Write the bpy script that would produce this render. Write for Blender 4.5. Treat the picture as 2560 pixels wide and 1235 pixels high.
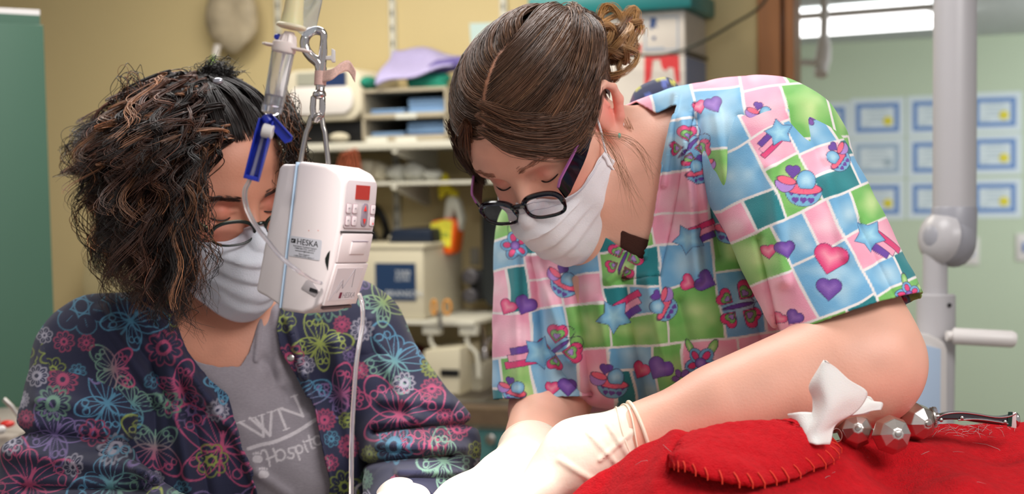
import bpy, bmesh, math, random
import numpy as np
from mathutils import Vector, Matrix
random.seed(7)
for o in list(bpy.data.objects): bpy.data.objects.remove(o)
SC = bpy.context.scene
COL = SC.collection
F = 3517.0
PITCH, ROLL = math.radians(3.0), math.radians(-1.1)
CAM = np.array([0.0, 0.0, 1.6])
M3 = (Matrix.Rotation(math.pi/2-PITCH, 3, 'X') @ Matrix.Rotation(ROLL, 3, 'Z'))
RM = np.array(M3)
# ---------------------------------------------------------------- camera, world, lights, exposure
cd = bpy.data.cameras.new('camera'); cam = bpy.data.objects.new('camera', cd); COL.objects.link(cam)
cam.matrix_world = Matrix.Translation(CAM.tolist()) @ M3.to_4x4()
cd.sensor_width = 36.0; cd.lens = F*36/2560; cd.clip_start = .05
cd.dof.use_dof = True; cd.dof.focus_distance = 1.33; cd.dof.aperture_fstop = 6.0
SC.camera = cam
SC.view_settings.view_transform = 'Standard'; SC.view_settings.look = 'None'
SC.view_settings.exposure = 0.0; SC.view_settings.gamma = 1.0; SC.view_settings.use_curve_mapping = False
wd = bpy.data.worlds.new('world'); SC.world = wd; wd.use_nodes = True
wd.node_tree.nodes['Background'].inputs[0].default_value = (1.0, .97, .96, 1)
wd.node_tree.nodes['Background'].inputs[1].default_value = .42

def area(name, loc, target, size, power, col=(1,1,1), sy=None):
    d = bpy.data.lights.new(name, 'AREA'); d.energy = power; d.color = col; d.size = size
    if sy: d.shape = 'RECTANGLE'; d.size_y = sy
    o = bpy.data.objects.new(name, d); COL.objects.link(o); o.location = loc
    o.rotation_euler = (Vector(target)-Vector(loc)).to_track_quat('-Z','Y').to_euler()
    return o
area('ceiling_panel_or_fill_light', (-.3, 1.9, 2.62), (-.3, 1.9, 0), 1.2, 26, (1,.97,.95), .6)
area('ceiling_panel_or_fill_light', (1.1, .2, 2.62), (.5, 1.5, 1.2), 1.2, 27, (1,.97,.95), .6)
area('ceiling_panel_or_fill_light', (-.6, 3.6, 2.62), (-.6, 3.9, 0), 1.3, 34, (1,.93,.80), .6)
area('ceiling_panel_or_fill_light', (3.3, 5.6, 2.2), (2.3, 8.4, 1.3), 1.0, 62, (.95,1,1), 1.2)  # added fill lamp out of view, below the ceiling, brightening the far wall
sd = bpy.data.lights.new('surgical_light', 'SPOT'); sd.energy = 230; sd.color = (1,.93,.88); sd.spot_size = math.radians(11); sd.spot_blend = .9; sd.shadow_soft_size = .12
so = bpy.data.objects.new('surgical_light', sd); COL.objects.link(so)

def C(px, py, D):
    return np.array([(px-1280)/F*D, D, (617.5-py)/F*D])
def W(p):
    p = np.asarray(p, float)
    q = np.stack([p[...,0], p[...,2], -p[...,1]], -1)
    return CAM + q @ RM.T
def P(px, py, D): return W(C(px, py, D))
so.location = P(1060, -1500, .75); so.rotation_euler = (Vector(P(1185,1350,1.35))-so.location).to_track_quat('-Z','Y').to_euler()
def unit(v): v = np.asarray(v, float); return v/np.linalg.norm(v)

# ---------------------------------------------------------------- wall frame
PSI = math.radians(20)
WS = np.array([math.cos(PSI), -math.sin(PSI), 0]); WN = np.array([-math.sin(PSI), -math.cos(PSI), 0]); WZ = np.array([0,0,1.0])
WO = np.array([0, 4.6, 0])
def ray(px, py): return W(C(px, py, 1.0)) - CAM
def wq(px, py, off):
    r = ray(px, py); t = (off - (CAM-WO)@WN)/(r@WN); return CAM + t*r
def wl(px, py, off):
    p = wq(px, py, off)-WO; return p@WS, p[2]
def wp(s, n, z): return WO + s*WS + n*WN + z*WZ

# ---------------------------------------------------------------- materials
def lin(c):
    c = np.asarray(c, float); return np.where(c <= .04045, c/12.92, ((c+.055)/1.055)**2.4)
MC = {}
def mat(name, col, rough=.5, metal=0., trans=0., emit=0., noise=0., nscale=8., bump=0., bscale=60., attr=None, sheen=0., sss=0., ior=1.45, coat=0., stretch=None):
    """col in sRGB; small procedural noise on colour and bump"""
    if name in MC: return MC[name]
    m = bpy.data.materials.new(name); m.use_nodes = True; nt = m.node_tree; b = nt.nodes['Principled BSDF']
    L = nt.links.new
    c = tuple(lin(col))+(1,)
    b.inputs['Roughness'].default_value = rough; b.inputs['Metallic'].default_value = metal
    b.inputs['Transmission Weight'].default_value = trans; b.inputs['IOR'].default_value = ior
    b.inputs['Sheen Weight'].default_value = sheen; b.inputs['Coat Weight'].default_value = coat
    if sss: b.inputs['Subsurface Weight'].default_value = sss; b.inputs['Subsurface Radius'].default_value = (.012,.005,.003); b.inputs['Subsurface Scale'].default_value = 1.0
    tc = nt.nodes.new('ShaderNodeTexCoord'); src = tc.outputs['Object']
    if stretch:
        mp = nt.nodes.new('ShaderNodeMapping'); mp.inputs['Scale'].default_value = stretch; L(src, mp.inputs[0]); src = mp.outputs[0]
    base = None
    if attr:
        a = nt.nodes.new('ShaderNodeAttribute'); a.attribute_name = attr; base = a.outputs['Color']
    nz = nt.nodes.new('ShaderNodeTexNoise'); nz.inputs['Scale'].default_value = nscale; nz.inputs['Detail'].default_value = 4; L(src, nz.inputs['Vector'])
    hs = nt.nodes.new('ShaderNodeHueSaturation')
    mr = nt.nodes.new('ShaderNodeMapRange'); mr.inputs[1].default_value = .25; mr.inputs[2].default_value = .75
    mr.inputs[3].default_value = 1-noise; mr.inputs[4].default_value = 1+noise
    L(nz.outputs[0], mr.inputs[0]); L(mr.outputs[0], hs.inputs['Value'])
    if base: L(base, hs.inputs['Color'])
    else: hs.inputs['Color'].default_value = c
    L(hs.outputs[0], b.inputs['Base Color'])
    if emit:
        b.inputs['Emission Color'].default_value = c; b.inputs['Emission Strength'].default_value = emit
    if bump:
        n2 = nt.nodes.new('ShaderNodeTexNoise'); n2.inputs['Scale'].default_value = bscale; n2.inputs['Detail'].default_value = 3; L(src, n2.inputs['Vector'])
        bp = nt.nodes.new('ShaderNodeBump'); bp.inputs['Strength'].default_value = bump; bp.inputs['Distance'].default_value = .002
        L(n2.outputs[0], bp.inputs['Height']); L(bp.outputs[0], b.inputs['Normal'])
    MC[name] = m; return m

# ---------------------------------------------------------------- objects
def tag(o, label=None, cat=None, group=None, kind=None):
    if label: o['label'] = label
    if cat: o['category'] = cat
    if group: o['group'] = group
    if kind: o['kind'] = kind
    return o
def thing(name, label, cat, loc, group=None):
    o = bpy.data.objects.new(name, None); COL.objects.link(o); o.location = [float(x) for x in loc]; o.empty_display_size = .02
    return tag(o, label, cat, group)
def wloc(o):
    v = np.zeros(3)
    while o: v = v + np.array(o.location); o = o.parent
    return v
def mk(name, V, Fc, m, parent=None, smooth=True, col=None, bevel=0., seg=2, solid=0., loc=None, solo=1.):
    V = np.asarray(V, float)
    if parent is not None: base = wloc(parent); off = base; loc = (0,0,0)
    else:
        if loc is None: loc = np.array([(V[:,0].min()+V[:,0].max())/2, (V[:,1].min()+V[:,1].max())/2, V[:,2].min()])
        off = np.asarray(loc, float)
    V = V - off
    me = bpy.data.meshes.new(name)
    if isinstance(Fc, np.ndarray):
        n = Fc.shape[1]; me.vertices.add(len(V)); me.vertices.foreach_set('co', V.astype(np.float32).ravel())
        me.loops.add(Fc.size); me.loops.foreach_set('vertex_index', Fc.astype(np.int32).ravel())
        me.polygons.add(len(Fc)); me.polygons.foreach_set('loop_start', np.arange(0, Fc.size, n, dtype=np.int32))
        me.update(calc_edges=True); me.validate()
    else:
        me.from_pydata(V.tolist(), [], [list(f) for f in Fc]); me.update()
    if col is not None and len(col) == len(me.vertices):
        a = me.color_attributes.new('Col', 'FLOAT_COLOR', 'POINT')
        a.data.foreach_set('color', np.c_[col, np.ones(len(col))].astype(np.float32).ravel())
    if bevel:
        bm = bmesh.new(); bm.from_mesh(me)
        bmesh.ops.recalc_face_normals(bm, faces=bm.faces)
        es = [e for e in bm.edges if len(e.link_faces) == 2 and e.calc_face_angle(0) > .6]
        bmesh.ops.bevel(bm, geom=es, offset=bevel, segments=seg, affect='EDGES', profile=.5, clamp_overlap=True)
        bm.to_mesh(me); bm.free()
    elif not isinstance(Fc, np.ndarray):
        bm = bmesh.new(); bm.from_mesh(me); bmesh.ops.recalc_face_normals(bm, faces=bm.faces); bm.to_mesh(me); bm.free()
    me.materials.append(m)
    if smooth:
        me.polygons.foreach_set('use_smooth', [True]*len(me.polygons))
        if not isinstance(Fc, np.ndarray) or smooth == 'auto':
            try: me.set_sharp_from_angle(angle=.7)
            except Exception: pass
    o = bpy.data.objects.new(name, me); COL.objects.link(o); o.location = [float(x) for x in loc]
    if parent is not None: o.parent = parent
    if solid:
        s = o.modifiers.new('thickness', 'SOLIDIFY'); s.thickness = solid; s.offset = solo
    return o
class MB:
    def __init__(s): s.v = []; s.f = []
    def add(s, V, Fc):
        n = len(s.v); s.v += [tuple(map(float, v)) for v in V]; s.f += [tuple(i+n for i in f) for f in Fc]; return s
    def box(s, o, a, b, c):
        o, a, b, c = map(np.asarray, (o, a, b, c))
        V = [o, o+a, o+a+b, o+b, o+c, o+a+c, o+a+b+c, o+b+c]
        return s.add(V, [(0,3,2,1),(4,5,6,7),(0,1,5,4),(1,2,6,5),(2,3,7,6),(3,0,4,7)])
    def wbox(s, x0, y0, x1, y1, off, depth):   # box on the back-wall frame from photo pixels
        xm, ym = (x0+x1)/2, (y0+y1)/2
        s0 = wl(x0, ym, off)[0]; s1 = wl(x1, ym, off)[0]; z0 = wl(xm, y1, off)[1]; z1 = wl(xm, y0, off)[1]
        return s.box(wp(s0, off-depth, z0), (s1-s0)*WS, depth*WN, (z1-z0)*WZ)
    def tube(s, pts, r, n=10, caps=True, closed=False):
        pts = np.asarray(pts, float); k = len(pts); r = np.broadcast_to(np.asarray(r, float), (k,))
        if closed: t = np.roll(pts,-1,0)-np.roll(pts,1,0)
        else: t = np.gradient(pts, axis=0)
        t /= np.linalg.norm(t, axis=1)[:,None]+1e-12
        u = np.cross(t[0], [0,0,1.]); 
        if np.linalg.norm(u) < .1: u = np.cross(t[0], [1.,0,0])
        V = []
        for i in range(k):
            u = u - t[i]*(u@t[i]); u /= np.linalg.norm(u); w = np.cross(t[i], u)
            for j in range(n):
                a = 2*math.pi*j/n; V.append(pts[i]+r[i]*(math.cos(a)*u+math.sin(a)*w))
        Fc = []
        for i in range(k if closed else k-1):
            i2 = (i+1) % k
            for j in range(n): Fc.append((i*n+j, i*n+(j+1)%n, i2*n+(j+1)%n, i2*n+j))
        if caps and not closed: Fc.append(tuple(range(n))[::-1]); Fc.append(tuple((k-1)*n+j for j in range(n)))
        return s.add(V, Fc)
    def cyl(s, a, b, r0, r1=None, n=24): return s.tube([a, b], [r0, r0 if r1 is None else r1], n)
    def lathe(s, o, ax, prof, n=24, flat=None):   # prof: [(dist along axis, radius)]
        ax = unit(ax); u = np.cross(ax, [0,0,1.]); 
        if np.linalg.norm(u) < .1: u = np.cross(ax, [1.,0,0])
        u = unit(u); w = np.cross(ax, u); V = []; Fc = []
        for h, r in prof:
            for j in range(n):
                a = 2*math.pi*j/n; V.append(np.asarray(o)+ax*h+max(r,1e-5)*(math.cos(a)*u+math.sin(a)*w))
        for i in range(len(prof)-1):
            for j in range(n): Fc.append((i*n+j, i*n+(j+1)%n, (i+1)*n+(j+1)%n, (i+1)*n+j))
        Fc.append(tuple(range(n))[::-1]); Fc.append(tuple((len(prof)-1)*n+j for j in range(n)))
        return s.add(V, Fc)
    def ball(s, c, r, n=16, ax=None):
        r = np.broadcast_to(np.asarray(r, float), (3,)); A = np.eye(3) if ax is None else np.asarray(ax)
        V = []; Fc = []; m = n//2
        for i in range(m+1):
            th = math.pi*i/m
            for j in range(n):
                a = 2*math.pi*j/n; p = np.array([math.sin(th)*math.cos(a), math.sin(th)*math.sin(a), math.cos(th)])*r
                V.append(np.asarray(c)+p@A)
        for i in range(m):
            for j in range(n): Fc.append((i*n+j, (i+1)*n+j, (i+1)*n+(j+1)%n, i*n+(j+1)%n))
        return s.add(V, Fc)
    def prism(s, poly, o, a, b, d):   # 2D poly in axes a,b, extruded by vector d
        o, a, b, d = map(np.asarray, (o, a, b, d)); n = len(poly)
        V = [o+x*a+y*b for x, y in poly]; V += [v+d for v in V]
        return s.add(V, [tuple(range(n))[::-1], tuple(range(n, 2*n))]+[(i, (i+1)%n, n+(i+1)%n, n+i) for i in range(n)])
    def build(s, name, m, parent=None, **k): return mk(name, s.v, s.f, m, parent, **k)
def spline(pts, n):
    pts = np.asarray(pts, float); k = len(pts); q = np.vstack([2*pts[0]-pts[1], pts, 2*pts[-1]-pts[-2]])
    t = np.linspace(0, k-1-1e-6, n); i = t.astype(int); u = (t-i)[:,None]
    a, b, c, d = q[i], q[i+1], q[i+2], q[i+3]
    return .5*((2*b)+(c-a)*u+(2*a-5*b+4*c-d)*u*u+(-a+3*b-3*c+d)*u**3)
def text(s, size, o, right, up, m, parent, name='lettering', align='LEFT', ext=.0002, off=0.):
    cu = bpy.data.curves.new('t', 'FONT'); cu.body = s; cu.size = size; cu.extrude = ext; cu.align_x = align; cu.resolution_u = 3; cu.offset = off
    ob = bpy.data.objects.new('t', cu); COL.objects.link(ob); dg = bpy.context.evaluated_depsgraph_get()
    me = bpy.data.meshes.new_from_object(ob.evaluated_get(dg)); V = np.array([v.co[:] for v in me.vertices]); Fc = [tuple(p.vertices) for p in me.polygons]
    bpy.data.objects.remove(ob); right = unit(right); up = unit(np.asarray(up)-right*(np.asarray(up)@right)); nrm = np.cross(right, up)
    if len(V) == 0: return
    return mk(name, np.asarray(o)+V[:,:1]*right+V[:,1:2]*up+V[:,2:3]*nrm, Fc, m, parent, smooth=False)

# ---------------------------------------------------------------- noise + SDF + surface nets
_tab = np.random.default_rng(3).random(4096).astype(np.float32)
def vn(p, f, seed=0):
    q = np.asarray(p)*f; i = np.floor(q).astype(np.int64); u = q-i; u = u*u*(3-2*u); r = 0
    for a in (0,1):
        for b in (0,1):
            for c in (0,1):
                h = ((i[...,0]+a)*73856093 ^ (i[...,1]+b)*19349663 ^ (i[...,2]+c)*83492791 ^ (seed*2654435)) & 4095
                r = r + _tab[h]*(u[...,0] if a else 1-u[...,0])*(u[...,1] if b else 1-u[...,1])*(u[...,2] if c else 1-u[...,2])
    return r*2-1
class SDF:
    def __init__(s): s.p = []; s.post = None
    def _a(s, fn, pts, r, k, op):
        pts = np.asarray(pts); s.p.append((fn, pts.min(0)-r-.07, pts.max(0)+r+.07, k, op)); return s
    def cone(s, a, b, ra, rb, k=.02, flat=None, op=1):
        a, b = np.asarray(a, float), np.asarray(b, float); ba = b-a; bb = ba@ba+1e-12
        fl = None if flat is None else (unit(flat[0]), flat[1])
        def fn(p):
            pa = p-a; h = np.clip(pa@ba/bb, 0, 1); q = pa-h[:,None]*ba
            if fl is not None: q = q+(fl[1]-1)*(q@fl[0])[:,None]*fl[0]
            return np.sqrt((q*q).sum(1))-(ra+(rb-ra)*h)
        return s._a(fn, [a, b], max(ra, rb), k, op)
    def ell(s, c, r, k=.02, ax=None, op=1):
        c = np.asarray(c, float); r = np.asarray(r, float); A = np.eye(3) if ax is None else np.asarray(ax)   # rows = axes
        def fn(p):
            q = (p-c)@A.T; k0 = np.sqrt(((q/r)**2).sum(1)); k1 = np.sqrt(((q/r**2)**2).sum(1))+1e-9
            return k0*(k0-1)/k1
        return s._a(fn, [c], r.max(), k, op)
    def __call__(s, p):
        d = np.full(len(p), .3)
        for fn, lo, hi, k, op in s.p:
            m = ((p > lo) & (p < hi)).all(1)
            if not m.any(): continue
            b = fn(p[m]); a = d[m]
            if op == 1:
                h = np.clip(.5+.5*(a-b)/k, 0, 1); d[m] = a*(1-h)+b*h-k*h*(1-h)
            else:
                h = np.clip(.5-.5*(a+b)/k, 0, 1); d[m] = a*(1-h)-b*h+k*h*(1-h)
        if s.post is not None: d = s.post(p, d)
        return d
def nets(f, lo, hi, h):
    lo, hi = np.asarray(lo, float), np.asarray(hi, float); B = 4
    nb = np.ceil((hi-lo)/(h*B)).astype(int); n = nb*B
    ix = np.stack(np.meshgrid(*[np.arange(k) for k in nb], indexing='ij'), -1).reshape(-1, 3)
    vc = f(lo+(ix+.5)*h*B-h*.5)
    V = np.repeat(np.repeat(np.repeat(np.where(vc < 0, -1, 1).astype(np.float32).reshape(nb), B, 0), B, 1), B, 2)
    act = ix[np.abs(vc) < h*B*1.5]
    of = np.stack(np.meshgrid(*[np.arange(B)]*3, indexing='ij'), -1).reshape(-1, 3)
    q = (act[:,None]*B+of[None]).reshape(-1, 3)
    for s in range(0, len(q), 400000):
        c = q[s:s+400000]; V[c[:,0], c[:,1], c[:,2]] = f(lo+c*h)
    V[0] = V[-1] = 1; V[:,0] = V[:,-1] = 1; V[:,:,0] = V[:,:,-1] = 1
    S = V < 0
    cnt = np.zeros(np.array(V.shape)-1, np.int8)
    for a in (0,1):
        for b in (0,1):
            for c in (0,1): cnt += S[a:S.shape[0]-1+a, b:S.shape[1]-1+b, c:S.shape[2]-1+c]
    cells = np.argwhere((cnt > 0) & (cnt < 8)); idx = np.full(cnt.shape, -1, np.int32); idx[tuple(cells.T)] = np.arange(len(cells))
    acc = np.zeros((len(cells), 3)); w = np.zeros(len(cells))
    cs = np.array([(a,b,c) for a in (0,1) for b in (0,1) for c in (0,1)])
    for i in range(8):
        for ax in range(3):
            if cs[i][ax]: continue
            j = cs[i].copy(); j[ax] = 1
            A = V[tuple((cells+cs[i]).T)]; Bv = V[tuple((cells+j).T)]; m = (A < 0) != (Bv < 0)
            t = A[m]/(A[m]-Bv[m]); p = np.repeat(cs[i][None].astype(float), m.sum(), 0); p[:,ax] += t; acc[m] += p; w[m] += 1
    X = lo+(cells+acc/w[:,None])*h
    Q = []
    for ax in range(3):
        o1, o2 = [a for a in range(3) if a != ax]
        sl = [slice(1, -1)]*3; sl[ax] = slice(0, -1); sh = [slice(1, -1)]*3; sh[ax] = slice(1, None)
        A = S[tuple(sl)]; Bv = S[tuple(sh)]; e = np.argwhere(A != Bv); e[:,o1] += 1; e[:,o2] += 1
        fl = S[tuple(e.T)]
        d1 = np.zeros(3, int); d1[o1] = 1; d2 = np.zeros(3, int); d2[o2] = 1
        q = np.stack([idx[tuple((e-d1-d2).T)], idx[tuple((e-d2).T)], idx[tuple(e.T)], idx[tuple((e-d1).T)]], 1)
        flip = fl if ax != 1 else ~fl
        q[~flip] = q[~flip][:, ::-1]; Q.append(q)
    Q = np.concatenate(Q); Q = Q[(Q >= 0).all(1)]
    return X, Q
def project(f, X, it=2):
    for _ in range(it):
        e = 4e-4; d = f(X); g = np.stack([f(X+np.eye(3)[i]*e)-d for i in range(3)], 1)/e
        X = X-(d/np.maximum((g*g).sum(1), .2))[:,None]*g*.95
    return X
def refine(X, Q, sel, n):
    q = X[Q[sel]]; m = len(q); u = np.linspace(0, 1, n+1)
    U, Vv = np.meshgrid(u, u, indexing='ij'); U = U.ravel()[None,:,None]; Vv = Vv.ravel()[None,:,None]
    pts = (q[:,None,0]*(1-U)*(1-Vv)+q[:,None,1]*U*(1-Vv)+q[:,None,2]*U*Vv+q[:,None,3]*(1-U)*Vv).reshape(-1, 3)
    base = (np.arange(m)*(n+1)**2)[:,None]
    ij = np.array([[i*(n+1)+j, (i+1)*(n+1)+j, (i+1)*(n+1)+j+1, i*(n+1)+j+1] for i in range(n) for j in range(n)])
    q2 = (base[:,:,None]+ij[None]).reshape(-1, 4)+len(X)
    A = np.concatenate([X, pts]); Qn = np.concatenate([Q[~sel], q2])
    key = np.round(A*2e5).astype(np.int64); kk = (key[:,0]*4000037+key[:,1])*4000037+key[:,2]
    _, first, inv = np.unique(kk, return_index=True, return_inverse=True)
    Qn = inv.ravel()[Qn]; A = A[first]
    used = np.unique(Qn); mp = np.full(len(A), -1); mp[used] = np.arange(len(used))
    return A[used], mp[Qn]
def topx(X): return 1280+X[:,0]/X[:,1]*F, 617.5-X[:,2]/X[:,1]*F
def fnorm(X, Q):
    n = np.cross(X[Q[:,2]]-X[Q[:,0]], X[Q[:,3]]-X[Q[:,1]]); return n/(np.linalg.norm(n, axis=1)[:,None]+1e-12)
def polyd(px, py, poly):
    """signed px distance, negative inside"""
    d = np.full(len(px), 1e9); ins = np.zeros(len(px), bool); n = len(poly)
    for i in range(n):
        x0, y0 = poly[i]; x1, y1 = poly[(i+1)%n]; dx, dy = x1-x0, y1-y0
        h = np.clip(((px-x0)*dx+(py-y0)*dy)/(dx*dx+dy*dy+1e-9), 0, 1); d = np.minimum(d, np.hypot(px-x0-h*dx, py-y0-h*dy))
        c = ((y0 > py) != (y1 > py)) & (px < (x1-x0)*(py-y0)/((y1-y0) if y1 != y0 else 1e-9)+x0); ins ^= c
    return np.where(ins, -d, d)
def skinmesh(f, lo, hi, h, n=1, box=None, drop=None, snap=None):
    X, Q = nets(f, lo, hi, h); X = project(f, X, 1)
    if n > 1:
        N = fnorm(X, Q); cen = X[Q].mean(1); vd = cen/np.linalg.norm(cen, axis=1)[:,None]; px, py = topx(cen)
        sel = ((N*vd).sum(1) < .35)
        if box: sel &= (px > box[0]) & (py > box[1]) & (px < box[2]) & (py < box[3])
        X, Q = refine(X, Q, sel, n); X = project(f, X, 2)
    if drop is not None:
        g = drop(X); N = fnorm(X, Q); k = g[Q].max(1) <= 0
        Qk = Q[k]; # snap boundary
        Q = Qk; u = np.unique(Q); mp = np.full(len(X), -1); mp[u] = np.arange(len(u)); X = X[u]; Q = mp[Q]
    return X, Q
def smooth_boundary(X, Q, it=4):
    e = np.concatenate([Q[:,[0,1]], Q[:,[1,2]], Q[:,[2,3]], Q[:,[3,0]]]); e.sort(1)
    k = e[:,0].astype(np.int64)*len(X)+e[:,1]; u, i, c = np.unique(k, return_index=True, return_counts=True)
    b = e[i[c == 1]]
    for _ in range(it):
        acc = np.zeros_like(X); w = np.zeros(len(X))
        for a, d in ((0,1),(1,0)):
            np.add.at(acc, b[:,a], X[b[:,d]]); np.add.at(w, b[:,a], 1)
        m = w == 2; X[m] = .4*X[m]+.6*acc[m]/2
    return X
# ---------------------------------------------------------------- fabric prints (drawn in numpy, carried as point colours)
class Art:
    """flat print of a cloth, one unit = one photo pixel at the cloth's mean distance"""
    def __init__(s, x0, y0, x1, y1, base, sc=1.0):
        s.o = (x0, y0); s.k = sc; s.h, s.w = int((y1-y0)*sc), int((x1-x0)*sc); s.a = np.zeros((s.h, s.w, 3), np.float32)+np.array(base, np.float32)
    def win(s, cx, cy, r):
        x0, x1 = max(0, int((cx-r-s.o[0])*s.k)), min(s.w, int((cx+r-s.o[0])*s.k)+1); y0, y1 = max(0, int((cy-r-s.o[1])*s.k)), min(s.h, int((cy+r-s.o[1])*s.k)+1)
        if x1 <= x0 or y1 <= y0: return None
        Y, X = np.mgrid[y0:y1, x0:x1]; return (slice(y0, y1), slice(x0, x1)), X/s.k+s.o[0]-cx, Y/s.k+s.o[1]-cy
    def blend(s, sl, m, c):
        m = np.clip(m, 0, 1)[...,None]; s.a[sl] = s.a[sl]*(1-m)+np.asarray(c, np.float32)*m
    def sample(s, u, v):
        x = np.clip((u-s.o[0])*s.k, 0, s.w-1.01); y = np.clip((v-s.o[1])*s.k, 0, s.h-1.01); i, j = y.astype(int), x.astype(int); fy, fx = (y-i)[:,None], (x-j)[:,None]
        A = s.a; return (A[i,j]*(1-fx)+A[i,j+1]*fx)*(1-fy)+(A[i+1,j]*(1-fx)+A[i+1,j+1]*fx)*fy
def rot(x, y, a): c, q = math.cos(a), math.sin(a); return x*c+y*q, -x*q+y*c
def seg_d(x, y, x0, y0, x1, y1):
    dx, dy = x1-x0, y1-y0; h = np.clip(((x-x0)*dx+(y-y0)*dy)/(dx*dx+dy*dy+1e-9), 0, 1); return np.hypot(x-x0-h*dx, y-y0-h*dy)
def heartd(x, y, r):   # <0 inside, roughly distance
    x = np.abs(x/r); y = -y/r+.5
    a = np.hypot(x, y-1); b = np.hypot(x-.5*np.maximum(x+y, 0), y-.5*np.maximum(x+y, 0))
    d = np.where(y+x > 1, np.hypot(x-.25, y-.75)-.3536, np.minimum(a, b)*np.sign(x-y)); return d*r
def elld(x, y, cx, cy, rx, ry, a=0):
    x, y = rot(x-cx, y-cy, a); k = np.sqrt((x/rx)**2+(y/ry)**2); return (k-1)*min(rx, ry)
def stard(x, y, r, n=5):
    a = np.arctan2(x, -y); R = np.hypot(x, y); s = 2*math.pi/n; a = np.abs((a+s/2) % s-s/2); return R*np.cos(a-.0)*.0+R*(.62*np.cos(a)+ .95*np.sin(a))-r*.62
PINK, HOT, GRN, BLU, TEA, PUR, LAV, WHT, LIM = (.92,.62,.71), (.85,.22,.45), (.44,.70,.35), (.42,.65,.80), (.10,.47,.50), (.40,.24,.60), (.68,.52,.80), (.90,.87,.86), (.80,.86,.62)
INK = (.18,.10,.25)
def part_(A, sl, d, c, c2=None, x=None, r=1, ink=True):
    A.blend(sl, .5-d/1.3, c)
    if c2 is not None: A.blend(sl, np.clip(-d/(r*.55)-.1, 0, 1)*.75, c2)
    if ink: A.blend(sl, (1.1-np.abs(d))*.75, INK)
def m_heart(A, x, y, r, a, c, c2):
    w = A.win(x, y, r*1.7); 
    if w: sl, X, Y = w; X, Y = rot(X, Y, a); part_(A, sl, heartd(X, Y, r*1.25), c, c2, r=r)
def m_fly(A, x, y, r, a):
    w = A.win(x, y, r*2.3)
    if not w: return
    sl, X, Y = w; X, Y = rot(X, Y, a)
    for sg in (-1, 1):
        for (cx, cy, q, ro) in ((.75, -.62, 1.0, .75), (.62, .62, .82, 2.4)):
            hx, hy = rot(X-sg*cx*r, Y-cy*r, sg*ro)
            part_(A, sl, heartd(hx, hy, q*r*1.15), HOT, (.95,.45,.6), r=r)
            part_(A, sl, heartd(hx, hy-.08*r, q*r*.72), GRN, (.75,.88,.6), r=r*.6)
            part_(A, sl, heartd(hx, hy-.12*r, q*r*.38), LAV, None, r=r)
    part_(A, sl, elld(X, Y, 0, 0, r*.14, r*.95), PUR, None)
    for sg in (-1, 1):
        A.blend(sl, 1.2-np.abs(np.hypot(X-sg*.45*r, Y+1.3*r)-.42*r)-2*(Y > -1.1*r)*(sg*X > .5*r), INK)
def m_star(A, x, y, r, a):
    w = A.win(x, y, r*3)
    if not w: return
    sl, X, Y = w; X, Y = rot(X, Y, a)
    for k, c in enumerate((HOT, PINK, PUR)):
        d = np.abs(Y-(k-1)*.45*r-.0022*X*X/r*8)-.25*r; d = np.maximum(d, np.maximum(-X, X-2.5*r+.3*k*r)); part_(A, sl, d, c)
    part_(A, sl, stard(X, Y, r*1.25), BLU, (.7,.88,.92), r=r)
def m_mush(A, x, y, r, a, fl=1):
    w = A.win(x, y, r*2.4)
    if not w: return
    sl, X, Y = w; X, Y = rot(X*fl, Y, a)
    d = np.maximum(elld(X, Y, 0, 0, r, r*.95), -Y); part_(A, sl, d, (.45,.68,.80))
    for i in range(7):
        hx, hy = (-.6+.4*(i % 4))*r+(.2*r if i > 3 else 0), (.25+.4*(i//4))*r
        q = heartd(X-hx, Y-hy, .3*r); A.blend(sl, np.minimum(.5-q, 1)*(d < -.5), PUR)
    part_(A, sl, elld(X, Y, 0, 0, r, .3*r), (.93,.40,.5))
    A.blend(sl, .6*(np.abs(np.sin(np.arctan2(Y, X*.35)*6)) < .25)*(elld(X, Y, 0, 0, r, .3*r) < 0), HOT)
    part_(A, sl, np.maximum(elld(X, Y, .15*r, -.45*r, .5*r, .55*r), Y), BLU, (.75,.88,.92), r=r*.6)
    d = np.maximum(elld(X, Y, -.95*r, -.35*r, .55*r, .6*r, .5), -(Y+.4*r)*1.); part_(A, sl, d, LAV)
    part_(A, sl, elld(X, Y, -.9*r, -.42*r, .55*r, .22*r, .2), (.93,.40,.5)); part_(A, sl, heartd(X+.55*r, Y+.85*r, .65*r), PUR)
def m_flower(A, x, y, r, a):
    w = A.win(x, y, r*2)
    if not w: return
    sl, X, Y = w; X, Y = rot(X, Y, a)
    for sg in (-1, 1): part_(A, sl, elld(X, Y, sg*.75*r, -1.05*r, .28*r, .6*r, sg*.5), GRN, LIM, r=r*.4)
    for k in range(5):
        t = k*1.2566+math.pi/2; part_(A, sl, elld(X, Y, .62*r*math.cos(t), .62*r*math.sin(t), .5*r, .45*r, t), BLU)
    for k in range(5):
        t = k*1.2566+math.pi/2; part_(A, sl, elld(X, Y, .62*r*math.cos(t), .62*r*math.sin(t), .32*r, .22*r, t), HOT)
    part_(A, sl, elld(X, Y, 0, 0, .36*r, .36*r), PUR, LAV, r=.4*r)
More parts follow.
